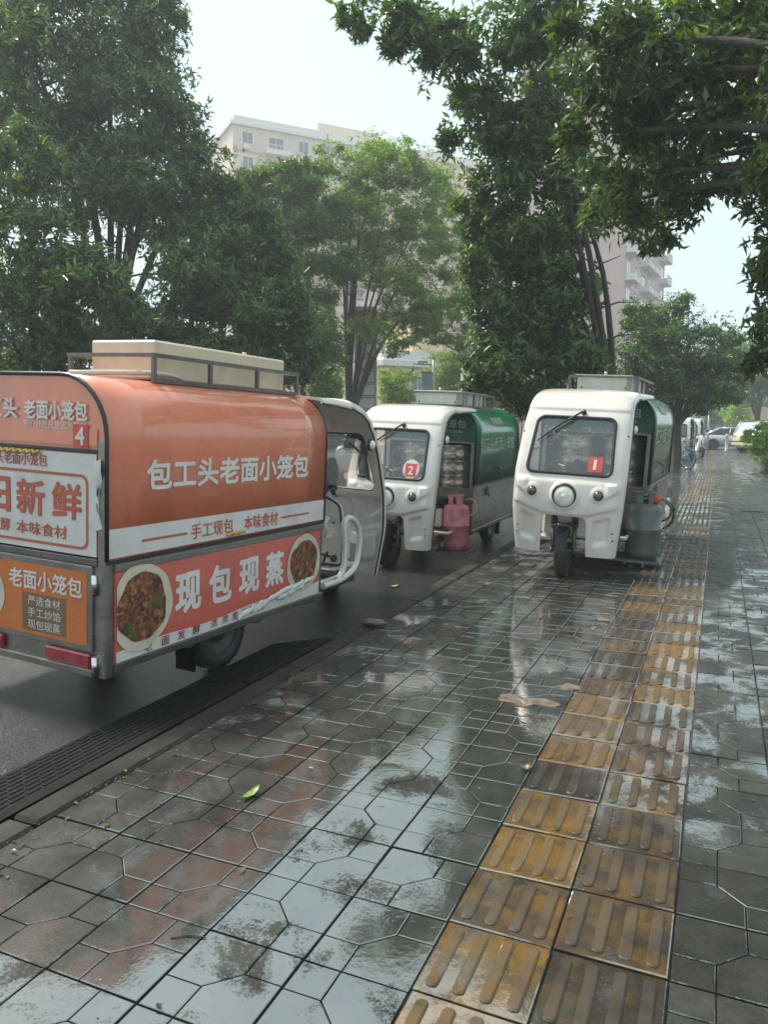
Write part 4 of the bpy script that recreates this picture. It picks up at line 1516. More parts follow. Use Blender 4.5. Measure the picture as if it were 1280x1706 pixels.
    st = MB().tube([(1.06, 0, .60), (.90, 0, .95), (.84, 0, 1.03)], .028, 10)
    st.tube(smooth_path([(.66, -.30, 1.03), (.74, -.23, 1.05), (.83, -.10, 1.03), (.83, .10, 1.03), (.74, .23, 1.05), (.66, .30, 1.03)], 5), .013, 8)
    sto = add('handlebar', st, M_STEELDK)
    for sg in (-1, 1):
        add('grip', MB().tube([(.70, sg * .265, 1.04), (.60, sg * .345, 1.025)], .021, 10).tube([(.74, sg * .235, 1.035), (.70, sg * .30, 1.01), (.63, sg * .36, .995)], .007, 5).box((.69, sg * .26 - .03, 1.03), (.77, sg * .26 + .03, 1.085), .01), M_PLASTIC, sto)
    dash = MB().box((.80, -.13, .98), (.92, .13, 1.09), .03)
    dash.lathe([(.07, 0), (.07, .03), (.055, .05), (0, .05)], 20, Matrix.Translation((.82, 0, 1.05)) @ Matrix.Rotation(R(-55), 4, 'Y'))
    add('instrument_pod', dash, M_PLASTIC)
    add('seat_base', MB().box((.02, -.33, .36), (.40, .33, .60), .02), M_WHITE)
    add('seat', MB().box((.02, -.34, .60), (.43, .34, .69), .035), M_BLACK)
    for sg in (-1,):
        lp = smooth_path([(.16, sg * .525, .315), (.45, sg * .535, .325), (.66, sg * .54, .39), (.735, sg * .54, .52), (.725, sg * .54, .70), (.64, sg * .54, .80), (.53, sg * .535, .835), (.47, sg * .53, .78), (.50, sg * .53, .58), (.48, sg * .53, .40), (.40, sg * .52, .33)], 5)
        add('guard_rail', MB().tube(lp, .026, 10), M_WHITE)
    # chassis
    ch = MB()
    for sg in (-1, 1):
        ch.box((-BL + .05, sg * .34 - .03, .20), (1.0, sg * .34 + .03, .266), .006)
    for x in (-2.1, -1.5, -.8, -.1):
        ch.box((x - .025, -.58, .235), (x + .025, .58, .268))
    ch.tube([(-1.15, -.46, .255), (-1.15, .46, .255)], .035, 10)
    ch.lathe([(.0, -.1), (.09, -.08), (.11, 0), (.09, .08), (0, .1)], 16, Matrix.Translation((-1.15, 0, .255)) @ Matrix.Rotation(R(90), 4, 'X'))
    add('chassis', ch, M_STEELDK)
    for sg in (-1, 1):
        w = link('rear_wheel', REAR_WHEEL[0], root, Matrix.Translation((-1.15, sg * .50, .252)))
        link('rim', REAR_WHEEL[1], w)
    for sg in (-1, 1):                                      # black flap and inner sheet added to darken the rear wheel area
        add('wheel_shade_flap', MB().box((-1.47, sg * .51 - .075, .07), (-1.46, sg * .51 + .075, .268)).box((-1.46, sg * .43 - .01, .15), (-.86, sg * .43 + .01, .266)), M_BLACK)
    # --- box
    lower = MB()
    lower.box((-BL, -BW, BZ0), (0, -BW + .02, SPLIT - .012), .004)
    lower.box((-BL, BW - .02, BZ0), (0, BW, SPLIT - .012), .004)
    lower.box((-.02, -BW + .02, BZ0), (-.002, BW - .02, SPLIT - .07))
    lower.box((-BL + .002, -BW + .02, BZ0), (-BL + .02, BW - .02, SPLIT))
    lower.box((-BL + .02, -BW + .02, BZ0), (-.02, BW - .02, BZ0 + .02))
    add('lower_body', lower, M_STEEL)
    up = MB()
    arch_sheet(up, -BL, 0, BW + .006, BTOP, BARC, SPLIT, .016)
    upper = add('awning_panel', up, paint)
    tr = MB()
    for x in (-BL - .002, .002):
        tr.tube([(x, y, z) for y, z in arch_profile(BW + .004, BTOP - .004, BARC, SPLIT + .004, 8)], .0115, 6)
    for sg in (-1, 1):
        tr.box((-BL, sg * (BW + .006) - .007, SPLIT - .014), (0, sg * (BW + .006) + .007, SPLIT + .006))
    add('edge_trim', tr, M_PLASTIC, upper)
    ct = MB().box((-BL + .03, -BW + .03, .765), (-.03, BW - .03, .79), .004)
    add('counter', ct, M_STEEL)
    fr = MB()
    for sg in (-1, 1):
        fr.box((-.052, sg * .562 - .022, BZ0 + .01), (.004, sg * .562 + .022, 1.40), .004)
        fr.box((-BL - .006, sg * .572 - .026, BZ0 - .03), (-BL + .05, sg * .572 + .026, BTOP - BARC - .02), .004)
    fr.box((-.052, -.54, 1.375), (.004, .54, 1.405), .004)
    fr.box((-.04, -.54, .795), (.006, .54, .825), .004)
    for z in (BZ0 - .004, SPLIT - .06):
        for sg in (-1, 1):
            fr.box((-BL + .05, sg * (BW + .004) - .012, z), (0, sg * (BW + .004) + .012, z + .042), .003)
    add('box_frame', fr, M_STEEL)
    hd = MB()
    ap = [(y, z) for y, z in arch_profile(BW - .012, BTOP - .012, BARC - .012, 1.406)]
    hd.prism(ap, -.03, -.004, 'x')
    add('front_header', hd, header)
    bk = MB()
    bk.prism([(y, z) for y, z in arch_profile(BW - .012, BTOP - .012, BARC - .012, 1.445)], -BL + .004, -BL + .03, 'x')
    bk.box((-BL + .004, -.545, SPLIT + .02), (-BL + .028, .545, 1.425))
    add('rear_panel', bk, paint if not orange else M_ORANGE)
    ga = MB().box((-BL - .010, -.548, 1.425), (-BL + .02, .548, 1.445), .004)
    add('rear_gutter', ga, M_PLASTIC)
    # --- roof box on its rack
    if roofbox == 'cream':
        rx0, rx1, ry0, ry1, zt, bm_ = -1.53, -.14, -.30, .22, 2.075, M_CREAM
    else:
        rx0, rx1, ry0, ry1, zt, bm_ = -1.45, -.20, -.29, .29, 2.01, M_CREAMPALE
    rb = MB().box((rx0, ry0, BTOP + .012), (rx1, ry1, zt), .012)
    if roofbox != 'cream':
        rb.box((rx0 - .02, ry0 - .02, zt - .004), (rx1 + .02, ry1 + .02, zt + .010), .003)
    rbo = add('roof_box', rb, bm_)
    rk = MB()
    zr = BTOP + (.135 if roofbox == 'cream' else .155)
    for sg, y in ((-1, ry0 - .075), (1, ry1 + .075)):
        rk.box((rx0 - .10, y - .012, BTOP - .01), (rx1 + .07, y + .012, BTOP + .014))
        rk.box((rx0 - .10, y - .012, zr), (rx1 + .07, y + .012, zr + .024))
        for k in range(4):
            x = rx0 - .10 + (rx1 - rx0 + .17 - .024) * k / 3
            rk.box((x, y - .0115, BTOP + .014), (x + .024, y + .0115, zr))
    for x in (rx0 - .11, rx1 + .055):
        rk.box((x, ry0 - .087, zr + .001), (x + .022, ry1 + .087, zr + .023))
    add('roof_rack', rk, M_STEELDK)
    if roofbox != 'cream':
        pn = MB()
        for k in range(5):
            x = rx0 + .02 + (rx1 - rx0 - .04) * k / 4
            pn.box((x - .013, ry1 - .002, BTOP + .02), (x + .013, ry1 + .006, zt - .006))
        pn.box((rx1 - .002, ry1 - .04, BTOP + .02), (rx1 + .006, ry1 - .012, zt - .006))
        add('seam_strip', pn, M_STEEL, rbo)
        for sg in (-1, 1):
            add('rivet', MB().lathe([(.012, 0), (.010, .006), (0, .008)], 10, Matrix.Translation((rx1, sg * .24, BTOP + .05)) @ Matrix.Rotation(R(90), 4, 'Y')), M_STEELDK, rbo)
    kn = MB().lathe([(.014, 0), (.012, .03), (.02, .032), (.016, .05), (0, .052)], 10, Matrix.Translation((rx1 - .10, 0, zt)))
    add('vent_cap', kn, bm_, rbo)
    # --- lettering common to the green trucks
    if not orange and detail:
        lettering('包工头老面小笼包', M_GTEXT, (-.17, BW + .0085, 1.285), -Xv, Zv, 1.78, .175, root, L, .03, label='pale shop name lettering on the side')
        lettering('包工头老面小笼包', M_GTEXT, (.0005, -.46, 1.565), Yv, Zv, .92, .105, root, L, .02, label='pale shop name lettering on the header')
        lettering('我们好吃只是因为新鲜', M_GTEXT, (.0005, -.20, 1.50), Yv, Zv, .62, .038, root, L, .0)
        sticker = MB().box((-1.35, .0, 0), (-.70, .001, .12))
        Ms = Matrix.Translation((0, BW - BARC + (BARC + .008) * math.cos(R(28)), BTOP - BARC + (BARC + .008) * math.sin(R(28)))) @ Matrix.Rotation(R(28), 4, 'X')
        stk = MB()
        stk.add([Ms @ Vector(p) for p in ((-1.35, 0, -.05), (-.75, 0, -.05), (-.75, 0, .05), (-1.35, 0, .05))], [(0, 1, 2, 3)])
        add('worn_sticker', stk, plain('tan_worn_sticker', (.27, .24, .17), .5, var=.25, scale=20))
        hk = MB().tube([(-1.22, BW + .02, 1.02), (-1.22, BW + .02, .90)], .007, 6).box((-1.235, BW + .008, .995), (-1.205, BW + .03, 1.03), .004)
        hk.box((-.62, BW + .006, .70), (-.58, BW + .03, .83), .006).tube([(-.60, BW + .035, .79), (-.585, BW + .05, .72), (-.60, BW + .035, .68)], .008, 6)
        add('latch', hk, M_STEEL)
    if number:
        cy_, cz_ = (.245, 1.105) if number != '4' else (0, 0)
        if number != '4':
            mb = MB()
            q = [on_shell(cy_ + a * .066, cz_ + b * .070, -.004)[0] for a, b in ((-1, -1), (1, -1), (1, 1), (-1, 1))]
            mb.add(q, [(0, 1, 2, 3)])
            bd = add('number_badge', mb, M_BADGE)
            o_ = q[0] + (q[1] - q[0]) * .27 + (q[3] - q[0]) * .14
            U, V = (q[1] - q[0]).normalized(), (q[3] - q[0]).normalized()
            nn = U.cross(V).normalized()
            lettering(number, M_WTEXT, o_ + nn * .002 + U * (.0 if number != '1' else .012), U, V, .060 if number != '1' else .030, .100, bd, None, .05)
    return root, L


# ---- the orange truck, seen from behind
T4, L4 = food_truck((-3.42, 5.244, ROAD_Z), R(90 - 2.6), .042, .013,
                    'orange food truck on the road seen from behind, numbered 4, white lettering on its side',
                    M_ORANGE, M_ORANGE, '4', orange=True, roofbox='cream')
SY = -(BW + .0075)
XR = -BL - .0005


def t4(name, mb, mat, parent=None, **kw):
    return mb.build(name, mat, parent or T4, L4 if parent is None else None, **kw)


def side_quad(x0, x1, z0, z1, off=0.0, th=.0):
    """A flat print on the right-hand side of the box."""
    return MB().add([(x0, SY - off, z0), (x1, SY - off, z0), (x1, SY - off, z1), (x0, SY - off, z1)], [(0, 1, 2, 3)])


def rear_quad(y0, y1, z0, z1, off=0.0):
    return MB().add([(XR - off, y0, z0), (XR - off, y1, z0), (XR - off, y1, z1), (XR - off, y0, z1)], [(0, 1, 2, 3)])


def s_text(s, x0, x1, z0, z1, mat, bold=.03, **kw):
    return lettering(s, mat, (x0, SY - .0025, z0), Xv, Zv, x1 - x0, z1 - z0, T4, L4, bold, **kw)


def r_text(s, y0, y1, z0, z1, mat, bold=.03, off=.004, **kw):
    """Rear lettering: y0 is the left end as seen from behind (larger y)."""
    return lettering(s, mat, (XR - off, y0, z0), -Yv, Zv, y0 - y1, z1 - z0, T4, L4, bold, **kw)


t4('white_stripe', side_quad(-2.188, -.012, .882, 1.036, .001), M_WPRINT)
s_text('包工头老面小笼包', -1.925, -.255, 1.220, 1.392, M_WTEXT, .055, label='large white shop name lettering')
s_text('手工现包', -1.552, -1.145, .908, 1.002, M_OTEXT, .02)
s_text('本味食材', -1.03, -.64, .908, 1.002, M_OTEXT, .02)
for xa, xb in ((-1.955, -1.585), (-.595, -.225)):
    t4('print_rule', side_quad(xa, xb, .944, .958, .003), M_OTEXT)
lp = side_quad(-2.145, -.055, .315, .825, .008)
lp = t4('side_print', MB().box((-2.145, SY - .0045, .312), (-.055, SY + .010, .812), .002), M_RED)
wb = MB()
n = 14
vs_ = []
for i in range(n + 1):
    x = -2.143 + 2.086 * i / n
    vs_ += [(x, SY - .0065, .314), (x, SY - .0065, .372 + .035 * (i / n) + .01 * math.sin(i * .9))]
wb.add(vs_, [(2 * i, 2 * i + 2, 2 * i + 3, 2 * i + 1) for i in range(n)])
t4('white_border', wb, M_WPRINT)
for s_, xa, xb in (('现', -1.69, -1.455), ('包', -1.385, -1.155), ('现', -1.08, -.85), ('蒸', -.78, -.555)):
    lettering(s_, M_WTEXT, (xa, SY - .007, .475), Xv, Zv, xb - xa, .245, T4, L4, .06)
for s_, xa in (('老', -1.94), ('面', -1.80), ('发', -1.665), ('酵', -1.53), ('浓', -1.36), ('浓', -1.25), ('麦', -1.145), ('香', -1.045), ('本', -.925), ('味', -.85)):
    lettering(s_, M_RTEXT, (xa, SY - .0085, .322 + .012 * (xa + 1.94)), Xv, Zv, .066, .054, T4, L4, .015)


def filled_bun(cx_, cz_, rx, rz, seed, clip=None):
    """Printed picture of an opened bun: pale dough rim round the filling."""
    q = random.Random(seed)
    def ring(k, off, jag):
        vs_ = [(cx_, SY - off, cz_)]
        nn = 40
        ph = [q.uniform(0, 6.28) for _ in range(3)]
        for i in range(nn):
            t = 2 * math.pi * i / nn
            w = k * (1 + jag * (math.sin(3 * t + ph[0]) + .7 * math.sin(5 * t + ph[1]) + .5 * math.sin(9 * t + ph[2])))
            x = cx_ + rx * w * math.cos(t)
            if clip:
                x = max(clip[0], min(clip[1], x))
            vs_.append((x, SY - off, cz_ + rz * w * math.sin(t)))
        return MB().add(vs_, [(0, i + 1, (i + 1) % nn + 1) for i in range(nn)])
    d = t4('bun_picture', ring(1.0, .0100, .018), M_BUN)
    ring(.80, .0115, .035).build('filling', M_FILL, d)


filled_bun(-1.955, .585, .238, .242, 3, (-2.143, 0))
filled_bun(-.285, .585, .232, .212, 9, (-9, -.058))

# torn, crumpled film at the lower front corner of the side print
q = random.Random(12)
tear = MB()
for k in range(15):
    x0 = -1.10 + k * .055 + q.uniform(-.02, .02)
    z0 = .318 + .008 * k * .9 + q.uniform(-.012, .03)
    pts_ = [(x0 + .16 * j / 5, SY - .013 - q.uniform(0, .02), z0 + .007 * j + q.uniform(-.008, .008)) for j in range(6)]
    vs_, fs_ = [], []
    for j, p in enumerate(pts_):
        w_ = .016 * math.sin(math.pi * (j + .4) / 5.8) + .003
        vs_ += [(p[0], p[1], p[2] - w_), (p[0], p[1] - .010, p[2]), (p[0], p[1] + .004, p[2] + w_)]
    for j in range(5):
        a = 3 * j
        fs_ += [(a, a + 3, a + 4, a + 1), (a + 1, a + 4, a + 5, a + 2)]
    tear.add(vs_, fs_, True)
t4('torn_film', tear, M_WPRINT, label='crumpled torn strip of print film')

# rear face
t4('shop_header', rear_quad(-.54, .54, 1.46, 1.55, .002), M_ORANGE)
r_text('包工头', .40, .045, 1.580, 1.700, M_WTEXT, .05, off=.006)
r_text('老面小笼包', -.005, -.475, 1.585, 1.690, M_WTEXT, .045, off=.006)
r_text('我们好吃只是因为新鲜', .0, -.465, 1.540, 1.580, M_WTEXT, .0, off=.006)
bd = t4('number_badge', rear_quad(-.478, -.375, 1.452, 1.57, .0075), M_BADGE)
lettering('4', M_WTEXT, (XR - .010, -.392, 1.462), -Yv, Zv, .068, .096, bd, None, .05)
t4('white_notice', rear_quad(-.535, .535, .885, 1.42, .003), M_WPRINT)
r_text('包工头老面小笼包', .36, -.18, 1.335, 1.405, M_OTEXT, .02, off=.006)
fo, fi = rrect(-.478, .478, .915, 1.312, .05, 5), rrect(-.463, .463, .930, 1.297, .038, 5)
mb = MB()
n = len(fo)
mb.add([(XR - .006, y, z) for y, z in fo] + [(XR - .006, y, z) for y, z in fi], [(i, (i + 1) % n, n + (i + 1) % n, n + i) for i in range(n)])
t4('print_frame', mb, M_OTEXT)
for s_, ya in (('每', .60 - .19), ('日', .33), ('新', .062), ('鲜', -.212)):
    r_text(s_, ya - .0, ya - .222, 1.066, 1.262, M_OTEXT, .05, off=.006)
r_text('老面发酵', .42, .115, .960, 1.032, M_OTEXT, .025, off=.006)
r_text('本味食材', .063, -.325, .958, 1.030, M_OTEXT, .025, off=.006)
# lower rear door
dr = t4('rear_door', MB().box((XR - .014, -.512, .372), (XR + .006, .512, .835), .004), M_STEEL)
MB().add([(XR - .0155, -.478, .405), (XR - .0155, .478, .405), (XR - .0155, .478, .80), (XR - .0155, -.478, .80)], [(0, 1, 2, 3)]).build('door_print', M_ORANGE2, dr)
MB().add([(XR - .0170, -.325, .425), (XR - .0170, .010, .425), (XR - .0170, .010, .635), (XR - .0170, -.325, .635)], [(0, 1, 2, 3)]).build('taupe_band', M_TAUPE, dr)
for s_, ya, yb, za, zb, b_ in (('老面小笼包', .112, -.450, .655, .765, .035), ('严选食材', -.035, -.285, .570, .622, .008), ('手工炒馅', -.035, -.285, .503, .555, .008), ('现包现蒸', -.035, -.285, .436, .488, .008)):
    lettering(s_, M_WTEXT, (XR - .0185, ya, za), -Yv, Zv, ya - yb, zb - za, dr, None, b_)
mb = MB()
nn = 32
mb.add([(XR - .0185, .30, .60)] + [(XR - .0185, .30 + .15 * math.cos(6.283 * i / nn), .60 + .155 * math.sin(6.283 * i / nn)) for i in range(nn)], [(0, i + 1, (i + 1) % nn + 1) for i in range(nn)])
bp = mb.build('bun_picture', M_BUN, dr)
hg = MB()
for z in (.74, .30):
    hg.tube([(XR - .016, -.535, z - .055), (XR - .016, -.535, z + .055)], .0165, 12)
t4('hinge', hg, M_CHROME)
tl = MB().box((XR - .028, -.505, .286), (XR + .002, -.170, .362), .008)
tl = t4('tail_lamp', tl, M_REDLENS)
t4('tail_lamp', MB().box((XR - .028, .170, .286), (XR + .002, .505, .362), .008), M_REDLENS)
t4('rear_bumper', MB().box((XR - .022, -.545, .238), (XR + .02, .545, .280), .006), M_STEEL)
t4('rear_rail', MB().box((XR - .012, -.545, .838), (XR + .004, .545, .876), .004), M_STEELDK)
cl = MB()
vs_ = []
for i in range(7):
    z = 1.40 - .36 * i / 6
    w_ = .012 + .018 * math.sin(i * 1.1 + .4)
    vs_ += [(XR - .012 - .012 * math.sin(i * 2), -.555 - w_, z), (XR - .022, -.555, z - .01), (XR - .012, -.555 + w_, z)]
cl.add(vs_, [f for i in range(6) for f in ((3 * i, 3 * i + 3, 3 * i + 4, 3 * i + 1), (3 * i + 1, 3 * i + 4, 3 * i + 5, 3 * i + 2))], True)
t4('torn_film', cl, M_WPRINT, label='torn strip of white film hanging at the rear corner')
ys = MB()
for k in range(7):
    ys.tube(smooth_path([(XR - .012, .22 - k * .05, 1.42), (XR - .022, .20 - k * .05, 1.405), (XR - .014, .17 - k * .05, 1.418)], 3), .008, 5)
t4('yellow_tape', ys, M_LEAFYEL, label='crumpled yellow tape under the rear header')
ys = MB()
for k in range(3):
    ys.tube(smooth_path([(-1.21 + k * .055, SY - .008, .895), (-1.18 + k * .055, SY - .018, .907), (-1.14 + k * .055, SY - .010, .900)], 3), .009, 5)
t4('yellow_tape', ys, M_LEAFYEL)
# loose pipe on the roof
t4('roof_pipe', MB().tube(smooth_path([(-2.02, -.14, BTOP + .012), (-1.75, -.22, BTOP + .035), (-1.50, -.345, BTOP + .045), (-1.36, -.35, BTOP + .03)], 5), .016, 8), M_CREAMPALE)

# ---- the two green trucks facing the camera
T2, L2 = food_truck((-3.39, 9.125, ROAD_Z), R(-89.5), -.042, 0.0,
                    'white and green food truck facing us on the road, numbered 2, with pink gas cylinder',
                    M_GREEN, M_GREENDK, '2', steer=R(-4))
T1, L1 = food_truck((-1.317, 8.741, 0.0), R(-92), -.052, 0.0,
                    'white and green food truck facing us on the pavement, numbered 1, with grey gas cylinder',
                    M_GREENWORN_REFL, M_GREENDK, '1', steer=R(5))
MB().add([on_shell(.245 + .095 * math.cos(6.283 * i / 28), 1.115 + .105 * math.sin(6.283 * i / 28), -.006)[0] for i in range(28)], [tuple(range(28))]).build('white_sticker', M_WPRINT, T2, L2)


def place(root, L, p):
    """World position of a point given in truck coordinates."""
    return (Matrix.Translation(root.location) @ Matrix.Rotation(root.rotation_euler.z, 4, 'Z') @ L) @ Vector(p)


for root, L, nm in ((T2, L2, 'pink gas cylinder'), (T1, L1, 'grey gas cylinder')):
    for (x, y), where in (((-.30, .295), 'on the open side of'), ((-.30, -.26), 'behind the left windscreen half of'), ((-.80, .30), 'further back inside')):
        steamer(place(root, L, (x, y, .792)), 'steel steamer stack %s the truck with the %s' % (where, nm), 3, .225, h=.180)
    # step plate that carries the gas cylinder
    x_, y_ = (.30, .50) if root is T2 else (.30, .635)
    zst = .105
    MB().box((x_ - .20, .30, zst - .03), (x_ + .20, y_ + .19, zst), .004).tube([(x_ - .15, .34, .30), (x_ - .15, .34, zst)], .014, 6).tube([(x_ + .15, .34, .30), (x_ + .15, .34, zst)], .014, 6).build('step_plate', M_STEELDK, root, L)
    c = place(root, L, (x_, y_, zst + .001))
    if root is T2:
        gas_cylinder(c, M_PINK, 'pink gas cylinder on the step of the truck numbered 2', .158, .665, M_HOSE,
                     [(.0, .12, .60), (.03, .20, .62), (.08, .26, .60), (.13, .30, .53), (.13, .28, .46), (.10, .20, .43)], R(-90))
    else:
        gas_cylinder(c, M_GREYCYL, 'grey gas cylinder with a red regulator on the step of the truck numbered 1', .178, .70, M_HOSEGREY,
                     [(.0, .16, .62), (.05, .22, .60), (.02, .27, .52), (-.08, .25, .42), (-.20, .18, .36), (-.28, .12, .34)], R(-80), M_REDVALVE)

# ---- two more of the same trucks far down the pavement
food_truck((-1.62, 35.8, 0.0), R(-91), 0, 0, 'distant white and green food truck beyond the blue bicycle', M_GREEN, M_GREENDK, None, detail=False)
food_truck((-1.35, 41.6, 0.0), R(-91), 0, 0, 'farthest white food truck, half hidden behind another at the pavement end', M_GREEN, M_GREENDK, None, detail=False)


# ------------------------------------------------------------------ cars
def loft(mb, secs, smooth=True):
    k = len(secs[0])
    vs_ = [p for s_ in secs for p in s_]
    fs_ = [(i * k + j, i * k + (j + 1) % k, (i + 1) * k + (j + 1) % k, (i + 1) * k + j) for i in range(len(secs) - 1) for j in range(k)]
    mb.add(vs_, fs_ + [tuple(range(k))[::-1], tuple((len(secs) - 1) * k + j for j in range(k))], smooth)


CAR_WHEEL = None


def car(loc, rz, label, paint, suv=False, plate_mat=None):
    global CAR_WHEEL
    root = empty('parked_car', loc, rz, label=label, category='car', group='cars parked around the street')
    if suv:
        st = [(-2.22, .42, .98, .78), (-2.12, .26, 1.04, .88), (-1.5, .22, 1.05, .93), (-.6, .22, 1.03, .94), (.8, .22, 1.02, .94), (1.45, .22, 1.0, .92), (2.05, .25, .90, .86), (2.28, .36, .72, .70)]
        gh = [(-2.08, 1.0, .84), (1.15, 1.0, .86), (.35, 1.66, .66), (-1.82, 1.66, .66)]
    else:
        st = [(-2.32, .40, .86, .72), (-2.2, .24, .98, .84), (-1.6, .20, 1.00, .90), (-.7, .20, .95, .91), (.8, .20, .93, .91), (1.45, .20, .88, .89), (2.05, .22, .78, .84), (2.32, .32, .62, .68)]
        gh = [(-1.95, .94, .78), (1.25, .90, .82), (.35, 1.43, .60), (-.95, 1.43, .60)]
    secs = []
    for x, zl, zt, w in st:
        h = [(w * .80, zl), (w * .95, zl + .08), (w, zl + .28), (w, zt - .22), (w * .97, zt - .07), (w * .86, zt)]
        secs.append([(x, y, z) for y, z in h] + [(x, -y, z) for y, z in reversed(h)])
    mb = MB()
    loft(mb, secs)
    body = mb.build('body', paint, root)
    (xa, za, wa), (xb, zb, wb_), (xc, zc, wc), (xd, zd, wd) = gh
    # window band with bulged sides, then the roof skin over it
    def ring(x, z, w, n=5):
        return [(x, w * (1 - 2 * i / (n - 1)), z) for i in range(n)]
    gl = MB()
    A, B, C_, D_ = (xa, wa, za), (xb, wb_, zb), (xc, wc, zc), (xd, wd, zd)
    def q4(p1, p2, p3, p4, m_=gl):
        m_.add([p1, p2, p3, p4], [(0, 1, 2, 3)])
    def mir(p):
        return (p[0], -p[1], p[2])
    q4(A, B, C_, D_); q4(mir(B), mir(A), mir(D_), mir(C_)); q4(B, mir(B), mir(C_), C_); q4(mir(A), A, D_, mir(D_))
    gl.build('windows', M_CARGLASS, root)
    rf = MB()
    n = 7
    vs_ = []
    for i in range(n):
        t = i / (n - 1)
        x = xd - .06 + (xc - xd + .12) * t
        for j in range(7):
            s_ = -1 + 2 * j / 6
            vs_.append((x, s_ * (wc + .02), zc + .045 * (1 - s_ * s_) + .03 * math.sin(math.pi * t) - (.02 if abs(s_) == 1 else 0)))
    fs_ = [(i * 7 + j, i * 7 + j + 1, (i + 1) * 7 + j + 1, (i + 1) * 7 + j) for i in range(n - 1) for j in range(6)]
    rf.add(vs_, fs_, True)
    rf.build('roof', paint, root)
    pl = MB()
    for sg in (-1, 1):
        f = lambda p: (p[0], sg * p[1], p[2])
        pl.tube([f(A), f(D_)], [.06, .05], 6).tube([f(B), f(C_)], [.05, .04], 6).tube([f(D_), f(C_)], .035, 6)
        xm = (xa + xb) * .5 - .05
        t_ = .5
        pl.tube([(xm, sg * (wa + wb_) / 2, (za + zb) / 2), ((xc + xd) / 2, sg * wc, zc)], .035, 6)
        if suv:
            pl.tube([(xa + .75, sg * wa, za), (xd + .55, sg * wd, zd)], .06, 6)
    pl.build('pillar', paint, root)
    if CAR_WHEEL is None:
        CAR_WHEEL = wheel_meshes(.325, .20, M_STEEL)
    for x in (-1.38, 1.38):
        for sg in (-1, 1):
            w = link('wheel', CAR_WHEEL[0], root, Matrix.Translation((x, sg * .80, .322)))
            link('rim', CAR_WHEEL[1], w)
            MB().lathe([(.36, 0), (.395, .004), (.395, .03), (.36, .034)], 28, Matrix.Translation((x, sg * (.915 if not suv else .935) - (.017 if sg > 0 else -.017), .335)) @ Matrix.Rotation(R(-90) * sg, 4, 'X')).build('wheel_arch', M_PLASTIC, root)
    xr = st[1][0]
    zt_ = st[1][2]
    for sg in (-1, 1):
        MB().box((xr - .10, sg * .66 - .17, zt_ - .26), (xr + .10, sg * .66 + .17, zt_ - .10), .03).build('tail_light', M_REDLENS, root)
        MB().box((st[-2][0] + .0, sg * .62 - .16, .58), (st[-2][0] + .20, sg * .62 + .16, .68), .03).build('headlight', M_LENS, root)
        MB().box((.72, sg * 1.0 - .09, 1.0), (.86, sg * 1.0 + .09, 1.13), .03).build('wing_mirror', paint, root)
        MB().box((-.55, sg * .925 - .012, .80), (-.38, sg * .925 + .012, .825), .004).build('door_handle', M_CHROME, root)
    MB().box((xr - .155, -.86, .36), (xr + .10, .86, .56), .05).build('rear_bumper', paint, root)
    MB().box((xr - .16, -.84, .56), (xr - .04, .84, .60), .01).build('bumper_strip', M_PLASTIC, root)
    MB().box((xr - .135, -.22, zt_ - .30), (xr - .10, .22, zt_ - .16), .004).build('number_plate', plate_mat or plain('blue_grey_plate', (.22, .30, .38), .4), root)
    return root


M_CARWHITE = plain('white_car_paint', (.74, .74, .74), .18, var=.03, coat=.9)
M_CARGREY = plain('silver_car_paint', (.50, .50, .54), .2, .35, var=.04, coat=.9)
M_CARCREAM = plain('cream_car_paint', (.70, .62, .42), .2, var=.04, coat=.9)
car((-10.75, 20.4, ROAD_Z), R(90), 'white car parked across the road, seen through the orange truck windscreen', M_CARWHITE)
p = pt(1226, 710, 51.5)
car((p.x, p.y + .8, ROAD_Z + .004), R(4), 'silver car with dark wheels across the end of the pavement', M_CARGREY)
p = pt(1258, 710, 45)
car((p.x + 1.0, p.y - 1.5, .02), R(42), 'cream coloured car with its rear window towards us behind the clipped shrub', M_CARCREAM, suv=True)

# ------------------------------------------------------------------ bicycle and scooters
M_BLUE = plain('sky_blue_paint', (.10, .36, .46), .3, var=.08, coat=.6)


def spoked(r, parent, x, z, y=0.):
    t = MB()
    n = 40
    t.tube([(x + r * math.cos(6.2832 * i / n), y, z + r * math.sin(6.2832 * i / n)) for i in range(n)], .019, 7, closed=True)
    w = t.build('wheel', M_TYRE, parent)
    rm = MB()
    rm.tube([(x + (r - .03) * math.cos(6.2832 * i / n), y, z + (r - .03) * math.sin(6.2832 * i / n)) for i in range(n)], .011, 6, closed=True)
    for i in range(18):
        a = 6.2832 * i / 18
        rm.tube([(x + .02 * math.cos(a + .5), y + (.03 if i % 2 else -.03), z + .02 * math.sin(a + .5)), (x + (r - .03) * math.cos(a), y, z + (r - .03) * math.sin(a))], .0025, 4)
    rm.tube([(x, y - .05, z), (x, y + .05, z)], .022, 8)
    rm.build('rim', M_CHROME, w)


